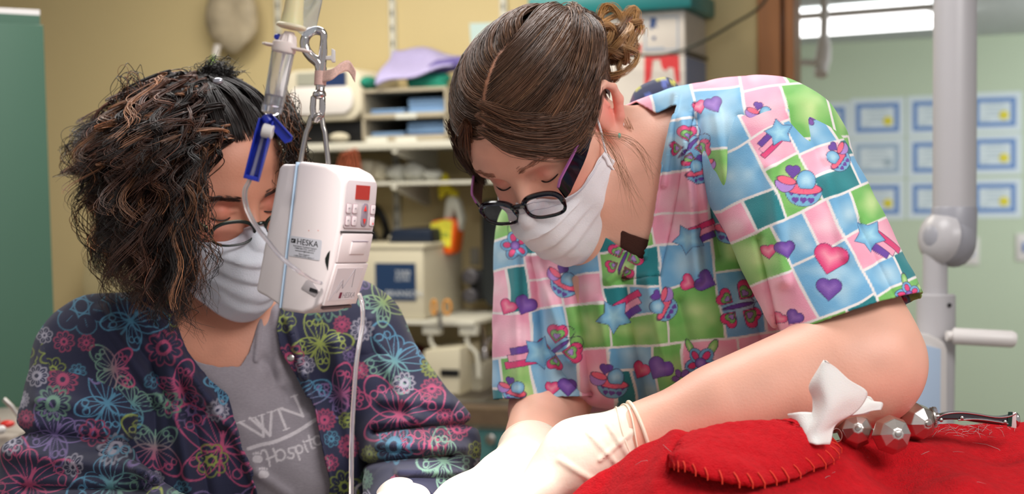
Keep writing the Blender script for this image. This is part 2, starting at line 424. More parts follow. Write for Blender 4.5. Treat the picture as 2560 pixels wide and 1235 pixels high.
def patchwork(A, seed, ang, lo=58, hi=125):
    rng = np.random.default_rng(seed); rects = []
    L = int(max(A.w, A.h)/A.k*1.5)
    def cut(x0, y0, x1, y1):
        w, h = x1-x0, y1-y0
        if w <= hi and h <= hi and (rng.random() < .7 or (w < lo*1.3 and h < lo*1.3)): rects.append((x0, y0, x1, y1)); return
        if w > h and w > 84 or h < 84:
            if w < 84: rects.append((x0, y0, x1, y1)); return
            t = x0+w*rng.uniform(.36, .64); cut(x0, y0, t, y1); cut(t, y0, x1, y1)
        else:
            t = y0+h*rng.uniform(.36, .64); cut(x0, y0, x1, t); cut(x0, t, x1, y1)
    cut(-L/2, -L/2, L/2, L/2)
    Y, X = np.mgrid[0:A.h, 0:A.w]; X = X/A.k-A.w/A.k/2; Y = Y/A.k-A.h/A.k/2
    wp3 = np.stack([X, Y, X*0], -1)
    X2 = X+9*vn(wp3, 1/90., seed); Y2 = Y+9*vn(wp3, 1/90., seed+1); X2, Y2 = rot(X2, Y2, ang)
    nz = vn(wp3, 1/26., 9)
    last = None
    for x0, y0, x1, y1 in rects:
        m = (X2 >= x0) & (X2 < x1) & (Y2 >= y0) & (Y2 < y1)
        if not m.any(): continue
        small = (x1-x0)*(y1-y0) < 6200
        pool = [TEA, TEA, BLU] if small else [GRN, GRN, BLU, PINK, PINK, BLU]
        c = pool[rng.integers(len(pool))]
        if c is last: c = pool[rng.integers(len(pool))]
        last = c
        dx = np.minimum(X2[m]-x0, x1-X2[m]); dy = np.minimum(Y2[m]-y0, y1-Y2[m]); d = np.minimum(dx, dy)
        cc = {GRN: (.80,.87,.60), BLU: (.74,.84,.88), PINK: (.95,.80,.83), TEA: (.14,.52,.54)}[c]
        g = np.clip(np.hypot(X2[m]-(x0+x1)/2-8, Y2[m]-(y0+y1)/2)/(.48*max(x1-x0, y1-y0)), 0, 1); g = np.clip(1-g+nz[m]*.35, 0, 1)*.8
        colr = np.asarray(c)*(1-g[:,None])+np.asarray(cc)*g[:,None]
        t = np.clip((d-2.6)/1.2, 0, 1)[:,None]; A.a[m] = np.array(WHT)*(1-t)+colr*t
def l_flower(A, x, y, r, a, c, n):
    w = A.win(x, y, r*1.25)
    if not w: return
    sl, X, Y = w; R = np.hypot(X, Y); T = np.arctan2(Y, X)+a; s = 2*math.pi/n; t = (T+s/2) % s-s/2
    px, py = R*np.cos(t), R*np.sin(t); rw = r*.68*math.sin(s/2)*1.05
    lw = 1.9
    d = np.minimum(np.abs(elld(px, py, r*.64, 0, r*.36, rw)), np.abs(R-r*(.24 if n < 9 else .36)))
    d = np.minimum(d, seg_d(px, py, r*.45, 0, r*.72, 0)+.9)
    if n >= 9: d = np.minimum(d, np.abs(R-r*.42)+.6)
    c2 = np.asarray(c)*(1-.25*(R/r)[...,None])
    m = np.clip(lw+.4-d, 0, 1)[...,None]*.9; A.a[sl] = A.a[sl]*(1-m)+c2*m
def l_fly(A, x, y, r, a, c, c2):
    w = A.win(x, y, r*1.7)
    if not w: return
    sl, X, Y = w; X, Y = rot(X, Y, a); d = np.minimum(seg_d(X, Y, 0, -.5*r, 0, .75*r)-1.5, 99)
    Z = np.abs(X)
    for (cx, cy, rx, ry, t) in ((.68, -.5, .78, .46, -.75), (.5, .45, .62, .36, .85)):
        e = elld(Z, Y, cx*r, cy*r, rx*r, ry*r, t); d = np.minimum(d, np.abs(e))
        ins = e < 0
        for q in (-.35, 0, .35):
            vx, vy = math.cos(t+q), math.sin(t+q); 
            if cy < 0: pass
            dd = seg_d(Z, Y, .05*r, 0, .05*r+vx*1.5*rx*r, vy*1.5*rx*r)+.5; d = np.where(ins, np.minimum(d, dd), d)
        hx, hy = cx*1.25*r, cy*1.25*r
        for q in (-.3, .3):
            d = np.where(ins, np.minimum(d, np.abs(np.hypot(Z-hx-q*r*.5*math.sin(t)*-1, Y-hy-q*r*.5*math.cos(t))-.13*r)), d)
    d = np.minimum(d, np.abs(np.hypot(Z-.28*r, Y+.62*r)-.3*r)+3*(Y > -.6*r))
    g = np.clip((Y/r+.6)/1.2, 0, 1)[...,None]; cc = np.asarray(c)*(1-g)+np.asarray(c2)*g
    m = np.clip(2.2-d, 0, 1)[...,None]*.85; A.a[sl] = A.a[sl]*(1-m)+cc*m
def strokes(A, pls, lw, c, al=1.):
    for pl in pls:
        P_ = np.array(pl, float); cx, cy = (P_.min(0)+P_.max(0))/2; r = np.ptp(P_, axis=0).max()/2+lw+3; w = A.win(cx, cy, r)
        if not w: continue
        sl, X, Y = w; d = np.full(X.shape, 99.)
        for (a, b), (e, f) in zip(pl[:-1], pl[1:]): d = np.minimum(d, seg_d(X+cx, Y+cy, a, b, e, f))
        A.blend(sl, (lw/2+.6-d)*al, c)
# ---------------------------------------------------------------- strands
def strands(name, paths, rad, cols, m, parent, ns=3, tip=.25):
    """paths S,K,3 in world; rad S; cols S,3 (or S,K,3) sRGB"""
    S, K, _ = paths.shape; t = np.gradient(paths, axis=1); t /= np.linalg.norm(t, axis=2, keepdims=True)+1e-9
    ref = np.array([.31, .2, .93]); u = np.cross(t, ref); u /= np.linalg.norm(u, axis=2, keepdims=True)+1e-9; w = np.cross(t, u)
    taper = np.interp(np.linspace(0, 1, K), [0, .1, .6, 1], [.6, 1, 1, tip])
    R = rad[:,None]*taper[None]
    V = np.stack([paths+R[...,None]*(math.cos(2*math.pi*j/ns)*u+math.sin(2*math.pi*j/ns)*w) for j in range(ns)], 2)
    base = (np.arange(S)*K*ns)[:,None,None]; k = (np.arange(K-1)*ns)[None,:,None]; j = np.arange(ns)[None,None,:]; j2 = (j+1) % ns
    a = base+k+j; b = base+k+j2; Q = np.stack([a, b, b+ns, a+ns], -1).reshape(-1, 4)
    if cols.ndim == 2: cols = np.repeat(cols[:,None], K, 1)
    cc = lin(np.repeat(cols[:,:,None], ns, 2).reshape(-1, 3))
    return mk(name, V.reshape(-1, 3), Q, m, parent, col=cc)
# ================================================================ SETTING
M_wall = mat('painted_wall', (.80,.73,.55), .85, noise=.04, nscale=1.3, bump=.15, bscale=90)
M_far = mat('pale_green_wall', (.74,.79,.70), .85, noise=.03, nscale=1.0, bump=.1)
M_ceil = mat('ceiling_tile', (.78,.80,.80), .9, noise=.05, nscale=20)
M_floor = mat('vinyl_floor', (.55,.50,.44), .5, noise=.08, nscale=5)
M_white = mat('white_plastic', (.86,.84,.83), .35, noise=.02)
M_cream = mat('cream_plastic', (.80,.77,.68), .4, noise=.03)
M_steel = mat('brushed_steel', (.72,.70,.68), .28, metal=1, noise=.05, nscale=30, stretch=(1,1,8))
M_chrome = mat('chrome', (.80,.78,.78), .09, metal=1)
M_black = mat('black_plastic', (.06,.06,.07), .4, noise=.1)
M_wire = mat('white_coated_wire', (.80,.79,.74), .45)
s_j = wl(1903, 300, 0)[0]; s_j2 = wl(1981, 300, .03)[0]
def struct(name, mb, m, **k): return tag(mb.build(name, m, **k), kind='structure')
struct('wall_back', MB().box(wp(-4.2, -.12, 0), (s_j+4.2)*WS, .12*WN, 2.9*WZ), M_wall, smooth=False)
struct('wall_left', MB().box(wp(-4.32, -.12, 0), .12*WS, 4.2*WN, 2.9*WZ), M_wall, smooth=False)
mb = MB(); mb.box(wp(-4.4, -.1, -.05), 9.5*WS, 6.2*WN, .05*WZ); mb.box(wp(-1.5, -5.2, -.05), 7.5*WS, 5.1*WN, .05*WZ)
struct('floor', mb, M_floor, smooth=False)
struct('ceiling', MB().box(wp(-4.4, -.1, 2.9), 9.5*WS, 4.2*WN, .06*WZ), M_ceil, smooth=False)
struct('wall_above_opening', MB().box(wp(s_j, -.12, 2.35), 2.9*WS, .12*WN, .55*WZ), M_wall, smooth=False)
# wooden jamb of the opening
M_wood = mat('varnished_oak', (.62,.40,.22), .45, noise=.16, nscale=3, stretch=(14,14,.8), bump=.2, bscale=40)
s_w = wl(1960, 300, 0)[0]
struct('trim_1', MB().box(wp(s_j-.005, -.13, 0), (s_w-s_j)*WS, .155*WN, 2.45*WZ), M_wood, smooth=False, bevel=.004)
struct('trim_2', MB().box(wp(s_w+.002, -.14, 0), (s_j2-s_w)*WS, .145*WN, 2.4*WZ), M_wood, smooth=False, bevel=.004)
# the room beyond
OFF = -3.9
zc = wl(2240, 100, OFF)[1]
struct('wall_far', MB().box(wp(-.4, OFF-.1, 0), 6.5*WS, .1*WN, (zc+.3)*WZ), M_far, smooth=False)
mb = MB(); mb.box(wp(-.6, OFF-.1, zc), 6.6*WS, 3.8*WN, .05*WZ)
far_ceil = struct('ceiling.001', mb, M_ceil, smooth=False)
MB().box(wp(.2, -1.5, zc-.012), 4*WS, .02*WN, .02*WZ).build('grid_runner', M_white, far_ceil, smooth=False)
# fluorescent panel in far ceiling
pz = zc-.02
r0 = ray(1990, 68); t0 = (pz-CAM[2])/r0[2]; a0 = CAM+t0*r0
r1 = ray(2345, 42); t1 = (pz-CAM[2])/r1[2]; a1 = CAM+t1*r1
r2 = ray(1990, 12); t2 = (pz-CAM[2])/r2[2]; a2 = CAM+t2*r2
ed = unit(a1-a0); wdv = a2-a0; wdv = unit(wdv-ed*(wdv@ed))*.6
t = thing('ceiling_light', 'long bright fluorescent ceiling light beyond the opening', 'ceiling light', a0+ed*.5)
MB().box(a0-ed*.65-wdv*.0-[0,0,.05], ed*(np.linalg.norm(a1-a0)+.75), wdv, np.array([0,0,.06])).build('diffuser', mat('lit_diffuser', (1,1,1), .5, emit=3.2), t, smooth=False)
MB().box(a0-ed*.70-wdv*.06-[0,0,.035], ed*(np.linalg.norm(a1-a0)+.85), wdv*1.12, np.array([0,0,.03])).build('frame', M_white, t, smooth=False)
# certificates
M_paper = mat('certificate_paper', (.82,.86,.88), .7, noise=.02)
M_blue = mat('certificate_border_blue', (.42,.55,.76), .7, noise=.12, nscale=120)
M_gold = mat('gold_seal', (.85,.80,.25), .5); M_ink = mat('faint_print', (.66,.72,.76), .8)
cols_x = [(2008,2112),(2140,2248),(2282,2392),(2436,2540)]
rows_y = [[(268,335),(256,332),(250,328),(242,318)], [(360,435),(358,434),(354,432),(346,424)], [(465,540),(462,536),(460,534),(458,532)]]
nms = ['first', 'second', 'third', 'fourth']; rn = ['top', 'middle', 'bottom']
for r in range(3):
    for c in range(4):
        x0, x1 = cols_x[c]; y0, y1 = rows_y[r][c]
        sa, za = wl(x0, y1, OFF); sb, zb = wl(x1, y0, OFF); w_, h_ = sb-sa, zb-za
        silver = (r == 1 and c == 1)
        t = thing('certificate', f'blue bordered certificate, {nms[c]} from the wooden jamb in the {rn[r]} row'+(' with a silver seal' if silver else ''), 'certificate', wp(sa+w_/2, OFF+.001, za), 'certificates on the far wall')
        MB().box(wp(sa-.03, OFF+.001, za-.03), (w_+.06)*WS, .003*WN, (h_+.06)*WZ).build('paper', M_paper, t, smooth=False)
        mb = MB(); b = .026
        mb.box(wp(sa, OFF+.004, za), w_*WS, .001*WN, b*WZ); mb.box(wp(sa, OFF+.004, zb-b), w_*WS, .001*WN, b*WZ)
        mb.box(wp(sa, OFF+.004, za+b), b*WS, .001*WN, (h_-2*b)*WZ); mb.box(wp(sb-b, OFF+.004, za+b), b*WS, .001*WN, (h_-2*b)*WZ)
        mb.build('printed_border', M_blue if not silver else mat('certificate_border_grey', (.62,.70,.78), .7), t, smooth=False)
        MB().lathe(wp(sb-.062, OFF+.004, za+.062), WN, [(0,.026),(.002,.026),(.003,.022)], 14).build('seal', M_gold if not silver else M_ink, t)
        mb = MB()
        for k, (q, l) in enumerate(((.76,.4),(.64,.55),(.5,.35),(.38,.5),(.2,.2))):
            cx = .5 if k < 4 else .25
            mb.box(wp(sa+w_*(cx-l/2), OFF+.004, za+h_*q), w_*l*WS, .0008*WN, .006*WZ)
        mb.build('printed_lines', M_ink, t, smooth=False)
# wall plates
for i, (x, y, lb) in enumerate(((2430, 628, 'pale wall switch plate half behind the grey pole joint'), (2562, 618, 'pale wall switch plate at the right edge of the photo'))):
    t = thing('switch_plate', lb, 'switch', wq(x, y+32, OFF))
    MB().wbox(x-22, y-34, x+18, y+34, OFF+.012, .012).build('plate', M_white, t, bevel=.003)
    MB().wbox(x-6, y-12, x+4, y+12, OFF+.022, .01).build('rocker', mat('blue_grey_plastic', (.45,.55,.75), .4), t, bevel=.002)
# ceiling-hung dental light arm
t = thing('lamp_arm', 'white jointed ceiling arm hanging beyond the wooden jamb', 'lamp arm', P(2058,170,5.6))
mb = MB(); mb.tube([P(2062,-120,5.6), P(2061,40,5.6), P(2059,110,5.6)], [.017]*3, 16); mb.build('drop_pole', M_white, t)
MB().tube([P(2059,95,5.6), P(2060,118,5.6), P(2057,150,5.6), P(2050,165,5.6)], [.021,.029,.033,.03], 16).build('elbow', M_white, t)
MB().tube([P(2058,158,5.6), P(2010,156,5.63), P(1900,158,5.7)], [.013]*3, 14).build('cross_arm', M_white, t)
MB().cyl(P(2056,150,5.62), P(2052,186,5.58), .03, .026).build('pivot_cap', M_white, t)

# ---- grey post with joint and machine at the right (dental x-ray)
D = 2.3; M_grey = mat('grey_enamel', (.70,.69,.70), .32, noise=.02); M_greyd = mat('mid_grey_enamel', (.60,.60,.63), .35, noise=.02)
t = thing('x_ray_stand', 'tall grey jointed medical stand with white cross handle at right', 'medical stand', P(2345,1300,D))
MB().tube([P(2388,-60,D), P(2386,520,D)], [.0345]*2, 40).build('upper_post', M_grey, t)
MB().tube([P(2386,518,D), P(2386,522,D), P(2385,560,D), P(2384,600,D)], [.0352,.0362,.0362,.0362], 40).build('joint_collar', M_greyd, t)
mb = MB(); ja = np.array([-.35,-.9,-.05]); jn = unit(W(ja*1.)-CAM); jc = P(2370,592,D)
mb.ball(P(2371,597,D), (.0445,.0445,.0445), 32)
mb.ball(P(2384,600,D), (.0362,.036,.045), 24)
mb.build('joint_knuckle', M_greyd, t)
jn = unit(W(np.array([-.86,-.48,.12]))-CAM); MB().lathe(P(2371,597,D)+jn*.016, jn, [(0,.0425),(.003,.0445),(.012,.040),(.020,.031),(.025,.018)], 40).build('joint_cap', M_grey, t)
MB().tube([P(2338,625,D), P(2338,735,D)], [.0197]*2, 28).build('lower_post', M_grey, t)
mb = MB(); mb.lathe(P(2340,735,D), W([0,0,-1])-CAM, [(0,.028),(.002,.031),(.07,.031),(.30,.027),(.8,.027)], 32); mb.build('sleeve_post', M_grey, t)
MB().lathe(P(2374,763,D-.03), unit(P(2374,763,D)-P(2374,763,D-.1)), [(-.002,.0035),(.004,.0035)], 12).build('set_screw', M_black, t)
MB().tube([P(2366,840,D-.05), P(2380,840,D-.05), P(2384,840,D-.05), P(2530,848,D-.08), P(2537,849,D-.08)], [.008,.008,.0135,.0135,.011], 24).build('cross_handle', M_white, t)
MB().lathe(P(2537,849,D-.081), unit(P(2545,849,D-.082)-P(2530,848,D-.08)), [(0,.007),(.0015,.006)], 16).build('handle_end_screw', M_grey, t)
M_panel = mat('pale_blue_panel', (.72,.80,.90), .3)
mb = MB(); o = P(2255,1130,D-.1); ax = P(2372,1130,D-.06)-o; up = P(2255,826,D-.1)-o
prof = [(0,0),(1,0),(1,.86),(.93,.93),(.62,.98),(.2,1.0),(0,1.0)]
mb.prism(prof, o, ax, up, unit(np.cross(ax, up))*-.13); t2 = thing('control_head', 'pale blue white control unit with blue display behind the elbow', 'control unit', o)
mb.build('housing', M_white, t2, bevel=.008)
fr = unit(np.cross(ax, up)); 
def onface(u, v, e=.001): return o+ax*u+up*v+fr*e
if fr@(CAM-o) < 0: fr = -fr
mb = MB(); mb.prism([(0,0),(.78,0),(.8,.86),(.3,.9),(0,.9)], o+fr*.0005, ax, up, fr*.003); mb.build('fascia', M_panel, t2, bevel=.001)
mb = MB(); mb.prism([(.0,.52),(.30,.52),(.30,.70),(.0,.70)], o+fr*.004, ax, up, fr*.001); mb.build('display', mat('blue_display', (.25,.22,.85), .2, emit=1.0), t2, smooth=False)
mb = MB(); mb.prism([(.0,.2),(.34,.2),(.34,.38),(.0,.38)], o+fr*.004, ax, up, fr*.001); mb.build('keypad', M_white, t2, smooth=False)
for k in range(2):
    MB().lathe(o+ax*.14+up*(.235+.09*k)+fr*.005, fr, [(0,.006),(.002,.005)], 14).build('key_light', mat('cyan_key_light', (.45,.75,1), .3, emit=2.5), t2)

# ---- left: green cabinet
Dc = 2.6; M_green = mat('dark_green_laminate', (.25,.38,.31), .5, noise=.05, nscale=2)
t = thing('tall_cabinet', 'tall dark green cabinet at the left edge with black hinge', 'cabinet', P(60,1900,Dc))
a = P(-500,1900,Dc-.25); b = P(165,1900,Dc); zt = P(20,42,Dc)[2]; az = np.array([a[0],a[1],0]); bz = np.array([b[0],b[1],0]); dd = unit([b[0]*1.0-CAM[0], b[1], 0]); dd = dd*.5+np.array([-.12,0,0])
bx = P(113,400,Dc); bz = np.array([bx[0], bx[1], 0]); az = np.array([P(-500,400,Dc-.25)[0], P(-500,400,Dc-.25)[1], 0])
MB().box(az, bz-az, dd, np.array([0,0,zt])).build('body', M_green, t, smooth=False)
fn_ = unit(np.cross(bz-az, [0,0,1])); fn_ = fn_ if fn_@(CAM-bz) > 0 else -fn_
MB().box(az+fn_*.004+np.array([0,0,.06]), (bz-az)*.995, fn_*.02, np.array([0,0,zt-.08])).build('door', M_green, t, bevel=.002)
MB().box(az+np.array([0,0,zt]), bz-az, dd, np.array([0,0,.01])).build('top_edge', M_white, t, smooth=False)
MB().box(P(98,205,Dc-.02), P(114,205,Dc-.02)-P(98,205,Dc-.02), dd*.05, np.array([0,0,.05])).build('hinge', M_black, t, bevel=.002)

# ---- counter, sink, base cabinets
co = .62; M_ctop = mat('brown_laminate', (.40,.33,.26), .4, noise=.12, nscale=40)
zt = wl(1190, 1022, co)[1]; s0, s1 = -2.3, s_j-.25
M_teal = mat('teal_laminate', (.25,.42,.42), .5, noise=.04, nscale=3)
sink_a = wl(1090, 1000, .5)[0]; sink_b = wl(1345, 1000, .5)[0]
t = thing('countertop', 'brown laminate countertop running under the shelves behind', 'countertop', wp(s0, co, 0)+WZ*(zt-.05))
mb = MB(); mb.box(wp(s0, .001, zt-.045), (sink_a-s0)*WS, (co-.001)*WN, .045*WZ); mb.box(wp(sink_b, .001, zt-.045), (s1-sink_b)*WS, (co-.001)*WN, .045*WZ)
mb.box(wp(sink_a, .001, zt-.045), (sink_b-sink_a)*WS, .10*WN, .045*WZ); mb.box(wp(sink_a, .52, zt-.045), (sink_b-sink_a)*WS, (co-.52)*WN, .045*WZ)
mb.build('top', M_ctop, t, smooth=False)
MB().box(wp(s0, .001, zt), (s1-s0)*WS, .015*WN, .09*WZ).build('backsplash', M_ctop, t, smooth=False)
t = thing('sink', 'stainless steel sink set in the counter beside the patterned scrub top', 'sink', wp((sink_a+sink_b)/2, .3, zt-.2))
mb = MB(); a_, b_ = sink_a+.002, sink_b-.002
for q in ((a_, .105, b_-a_, .03), (a_, .50, b_-a_, .045)): mb.box(wp(q[0], q[1], zt), q[2]*WS, q[3]*WN, .008*WZ)
for s_ in (a_, b_-.03, (a_+b_)/2-.015): mb.box(wp(s_, .13, zt), .03*WS, .38*WN, .008*WZ)
mb.build('rim', M_steel, t, bevel=.002)
for s_, e_ in ((a_+.03, (a_+b_)/2-.015), ((a_+b_)/2+.015, b_-.03)):
    mb = MB(); z0 = zt-.17
    mb.box(wp(s_, .13, z0), (e_-s_)*WS, .37*WN, .004*WZ); mb.box(wp(s_, .13, z0), (e_-s_)*WS, .004*WN, .17*WZ); mb.box(wp(s_, .498, z0), (e_-s_)*WS, .004*WN, .17*WZ)
    mb.box(wp(s_, .13, z0), .004*WS, .37*WN, .17*WZ); mb.box(wp(e_-.004, .13, z0), .004*WS, .37*WN, .17*WZ); mb.build('basin', M_steel, t, smooth=False)
t = thing('faucet', 'small chrome faucet behind the sink', 'faucet', wq(1212, 962, .1))
fs, fz = wl(1212, 958, .07)
MB().lathe(wp(fs, .07, zt+.008), WZ, [(0,.028),(.015,.026),(.02,.014),(.09,.013),(.1,.009)], 20).build('base', M_chrome, t)
MB().tube(spline([wp(fs,.07,zt+.05), wp(fs,.08,zt+.16), wp(fs,.14,zt+.2), wp(fs,.22,zt+.17), wp(fs,.235,zt+.13)], 16), .009, 12).build('spout', M_chrome, t)
MB().tube([wp(fs,.07,zt+.1), wp(fs+.01,.06,zt+.13), wp(fs+.045,.05,zt+.145)], [.011,.008,.006], 12).build('lever', M_chrome, t)
cab_edges = [wl(-200,1090,.59)[0], wl(700,1090,.59)[0], wl(940,1090,.59)[0], wl(1190,1090,.59)[0], wl(1440,1090,.59)[0], s1]
t = thing('base_cabinet', 'teal base cabinets with round knobs under the sink counter', 'cabinet', wp(0, .3, .0))
MB().box(wp(s0, .03, .0), (s1-s0)*WS, .56*WN, (zt-.047-.0)*WZ).build('carcass', M_cream, t, smooth=False)
for a_, b_ in zip(cab_edges[:-1], cab_edges[1:]):
    d_ = MB().box(wp(a_+.008, .592, .1), (b_-a_-.016)*WS, .018*WN, (zt-.047-.115)*WZ).build('door', M_teal, t, bevel=.002)
    MB().lathe(wp(a_+.06, .61, wl(1235,1093,.6)[1]), WN, [(0,.006),(.012,.006),(.016,.014),(.024,.015),(.028,.008)], 16).build('knob', M_steel, d_)

# ---- shelving on the back wall
for i, x in enumerate((700, 985, 1262)):
    s_ = wl(x, 60, 0)[0]; t = thing('shelf_standard', ('white slotted shelf upright above the white scanner machine', 'white slotted shelf upright above the purple folded cloth', 'white slotted shelf upright behind the brown-haired head')[i], 'shelf upright', wp(s_, .0, 1.4))
    MB().box(wp(s_-.011, .001, 1.25), .022*WS, .014*WN, 1.35*WZ).build('channel', M_wire, t, smooth=False)
    mb = MB()
    for k in range(26): mb.box(wp(s_-.003, .0152, 1.28+k*.05), .006*WS, .001*WN, .02*WZ)
    tag(mb.build('slots', M_black, t, smooth=False), kind='stuff')
def shelf(name, label, x0, x1, y, off0, off1, th=.022, brackets=()):
    s_a, z_ = wl(x0, y, off1); s_b = wl(x1, y, off1)[0]
    t = thing(name, label, 'shelf', wp((s_a+s_b)/2, off0, z_))
    MB().box(wp(s_a, off0, z_), (s_b-s_a)*WS, (off1-off0)*WN, th*WZ).build('board', M_wire, t, bevel=.003)
    for x in brackets:
        s_ = wl(x, y, off1)[0]
        MB().prism([(0,0),(off1*.9,0),(off1*.9,-.012),(.02,-.07),(0,-.07)], wp(s_-.008, off0+.015, z_), WN, WZ, .016*WS).build('bracket', M_wire, t, smooth=False)
    return z_+th
z_up = shelf('wall_shelf', 'long white wall shelf under the paper trays', 560, 1560, 384, .016, .36, .024, (720, 985, 1262))
z_lo = shelf('wire_shelf', 'thin white shelf with packets of supplies below the long shelf', 600, 1470, 470, .016, .30, .012, (720, 985, 1262))
z_cl = shelf('wire_shelf', 'low white shelf carrying the cream ultrasonic cleaner', 700, 1185, 806, .016, .38, .014)
for x in (1080, 1172):   # hooks under the low shelf
    s_ = wl(x, 806, .36)[0]; z_ = z_cl-.014
    t = thing('wall_bracket', 'white curved hook bracket under the low shelf, '+('left' if x == 1080 else 'right')+' one of two', 'bracket', wp(s_, .3, z_-.15))
    MB().box(wp(s_-.03, .34, z_-.03), .06*WS, .03*WN, .03*WZ).build('clamp', M_wire, t, bevel=.004)
    MB().tube(spline([wp(s_-.01,.355,z_-.025), wp(s_-.005,.355,z_-.06), wp(s_+.02,.35,z_-.09), wp(s_+.025,.35,z_-.16)], 14), .007, 10).build('hook', M_wire, t)
def onshelf(px0, px1, py0, py1, off, depth): pass
# white scanner-like machine on the long shelf
def rounded(poly, r=.2): return poly
def rrect(w, h, r, n=5):
    o = []
    for cx, cy, a0 in ((w-r, h-r, 0), (r, h-r, 90), (r, r, 180), (w-r, r, 270)):
        for i in range(n+1):
            a = math.radians(a0+90*i/n); o.append((cx+r*math.cos(a), cy+r*math.sin(a)))
    return o
M_beige = mat('beige_plastic', (.80,.77,.69), .45, noise=.02)
s0_, z0_ = wl(705, 306, .34); s1_, z1_ = wl(905, 168, .34)
t = thing('tabletop_machine', 'rounded white tabletop machine on the long shelf behind the hook', 'machine', wp((s0_+s1_)/2, .2, z_up+.001))
MB().prism([(x, y) for x, y in rrect(s1_-s0_, z1_-z0_, .055, 6)], wp(s0_, .06, z0_), WS, WZ, .28*WN).build('body', M_beige, t, bevel=.008)
MB().prism(rrect(s1_-s0_-.06, (z1_-z0_)*.55, .04, 6), wp(s0_+.03, .34, z0_+.02), WS, WZ, .012*WN).build('front_cover', M_white, t, bevel=.004)
MB().wbox(800, 180, 862, 216, .352, .01).build('blue_screen', mat('navy_panel', (.13,.20,.36), .3), t, smooth=False)
MB().wbox(742, 182, 790, 214, .352, .01).build('grey_panel', mat('grey_panel', (.60,.60,.55), .5), t, smooth=False)
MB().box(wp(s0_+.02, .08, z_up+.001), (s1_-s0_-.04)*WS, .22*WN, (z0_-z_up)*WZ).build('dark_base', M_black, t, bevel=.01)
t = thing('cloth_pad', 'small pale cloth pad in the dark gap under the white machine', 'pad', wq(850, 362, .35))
sA, zA = wl(850, 345, .34); MB().ball(wp(sA, .345, z_up+.017), (.035,.02,.0155), 16, ax=(WS, WN, WZ)).build('pad', mat('pale_cloth', (.75,.72,.64), .9, bump=.4), t)
# paper tray organiser
M_bpap = mat('blue_paper', (.52,.66,.82), .8, noise=.08, nscale=60, stretch=(1,1,20)); M_tray = mat('tray_edge', (.66,.62,.54), .5); M_dark = mat('dark_inside_shade', (.07,.08,.10), .8)
sA, _ = wl(905, 300, .34); sB, _ = wl(1118, 300, .34); zT = wl(1010, 228, .34)[1]; zB = z_up+.001
t = thing('paper_organizer', 'tiered letter tray organizer holding blue sheets on the long shelf', 'organizer', wp((sA+sB)/2, .2, zB))
lev = [zB, wl(1010, 296, .34)[1], zT]
mb = MB()
for z_ in lev: mb.box(wp(sA, .06, z_), (sB-sA)*WS, .28*WN, .010*WZ)
mb.build('tray_boards', M_tray, t, smooth=False)
MB().box(wp(sA, .055, zB), (sB-sA)*WS, .006*WN, (zT-zB)*WZ).build('back_panel', M_dark, t, smooth=False)  # near-black colour stands in for the shade inside the trays
for s_ in (sA, sB-.008): MB().box(wp(s_, .06, zB), .008*WS, .28*WN, (zT-zB)*WZ).build('side_panel', M_tray, t, smooth=False)
for z_ in lev[:2]:
    MB().box(wp(sA+.01, .32, z_+.001), (sB-sA-.02)*WS, .022*WN, .016*WZ).build('tray_lip', M_tray, t, bevel=.002)
for (x0, x1, lv, hh, lb) in ((918, 1006, 1, 18, 'lower stack of blue sheets in the upper left tray'), (1012, 1112, 1, 42, 'tall stack of blue sheets in the upper right tray'), (918, 1004, 0, 16, 'low stack of blue sheets in the lower left tray'), (1010, 1112, 0, 38, 'tall stack of blue sheets in the lower right tray')):
    a_ = wl(x0, 280, .33)[0]; b_ = wl(x1, 280, .33)[0]; hh = hh/F*4.4
    t3 = thing('paper_stack', lb, 'paper', wp((a_+b_)/2, .2, lev[lv]+.011), 'blue sheets in the letter trays')
    mb = MB(); rr = random.Random(x0+lv); n = max(3, int(hh/.005))
    for k in range(n): mb.box(wp(a_+rr.uniform(0,.004), .08, lev[lv]+.0105+k*hh/n+.0), (b_-a_-.006)*WS, (.22+rr.uniform(0,.015))*WN, hh/n*.8*WZ)
    tag(mb.build('sheets', M_bpap, t3, smooth=False), kind='stuff')
for x, y in ((1015, 288), (942, 348), (1015, 348)):
    MB().wbox(x-26, y-6, x+26, y+8, .346, .003).build('label', mat('label_card', (.80,.80,.76), .7), t, smooth=False)
# cloths on top: draped sheets
def cloth(name, label, cat, outline_fn, m, nx=40, ny=26, th=.004, group=None, parent=None, loc=None):
    U, V = np.meshgrid(np.linspace(0, 1, nx), np.linspace(0, 1, ny), indexing='ij'); X = outline_fn(U.ravel(), V.ravel())
    Q = np.array([[i*ny+j, (i+1)*ny+j, (i+1)*ny+j+1, i*ny+j+1] for i in range(nx-1) for j in range(ny-1)])
    o = mk(name, X, Q, m, parent, solid=th, loc=loc)
    if label: tag(o, label, cat, group)
    return o
def bil(c, U, V):   # c: 4 corners (00,10,11,01)
    c = [np.asarray(q, float) for q in c]; U = U[:,None]; V = V[:,None]
    return c[0]*(1-U)*(1-V)+c[1]*U*(1-V)+c[2]*U*V+c[3]*(1-U)*V
M_lav = mat('lavender_cloth', (.66,.63,.80), .9, noise=.05, nscale=30, bump=.5, bscale=150); M_teg = mat('green_towel', (.12,.50,.42), .9, noise=.15, nscale=40, bump=.6, bscale=80); M_dpu = mat('dark_purple_cloth', (.36,.32,.55), .9, noise=.1, nscale=20, bump=.5)
zt_ = zT+.011
def f1(U, V):
    top = bil([wq(975,235,.37), wq(1165,165,.30), wq(1120,150,.10), wq(965,125,.10)], U*0+U, V)
    X = bil([wq(940,215,.36), wq(1130,168,.33), wq(1165,150,.12), wq(985,128,.12)], U, V)
    X = X+WZ*(np.sin(U*3.0)*.012*(V)+.006*np.sin(U*9+V*4))[:,None]+WN*(.01*np.sin(V*7+U*3))[:,None]; return X
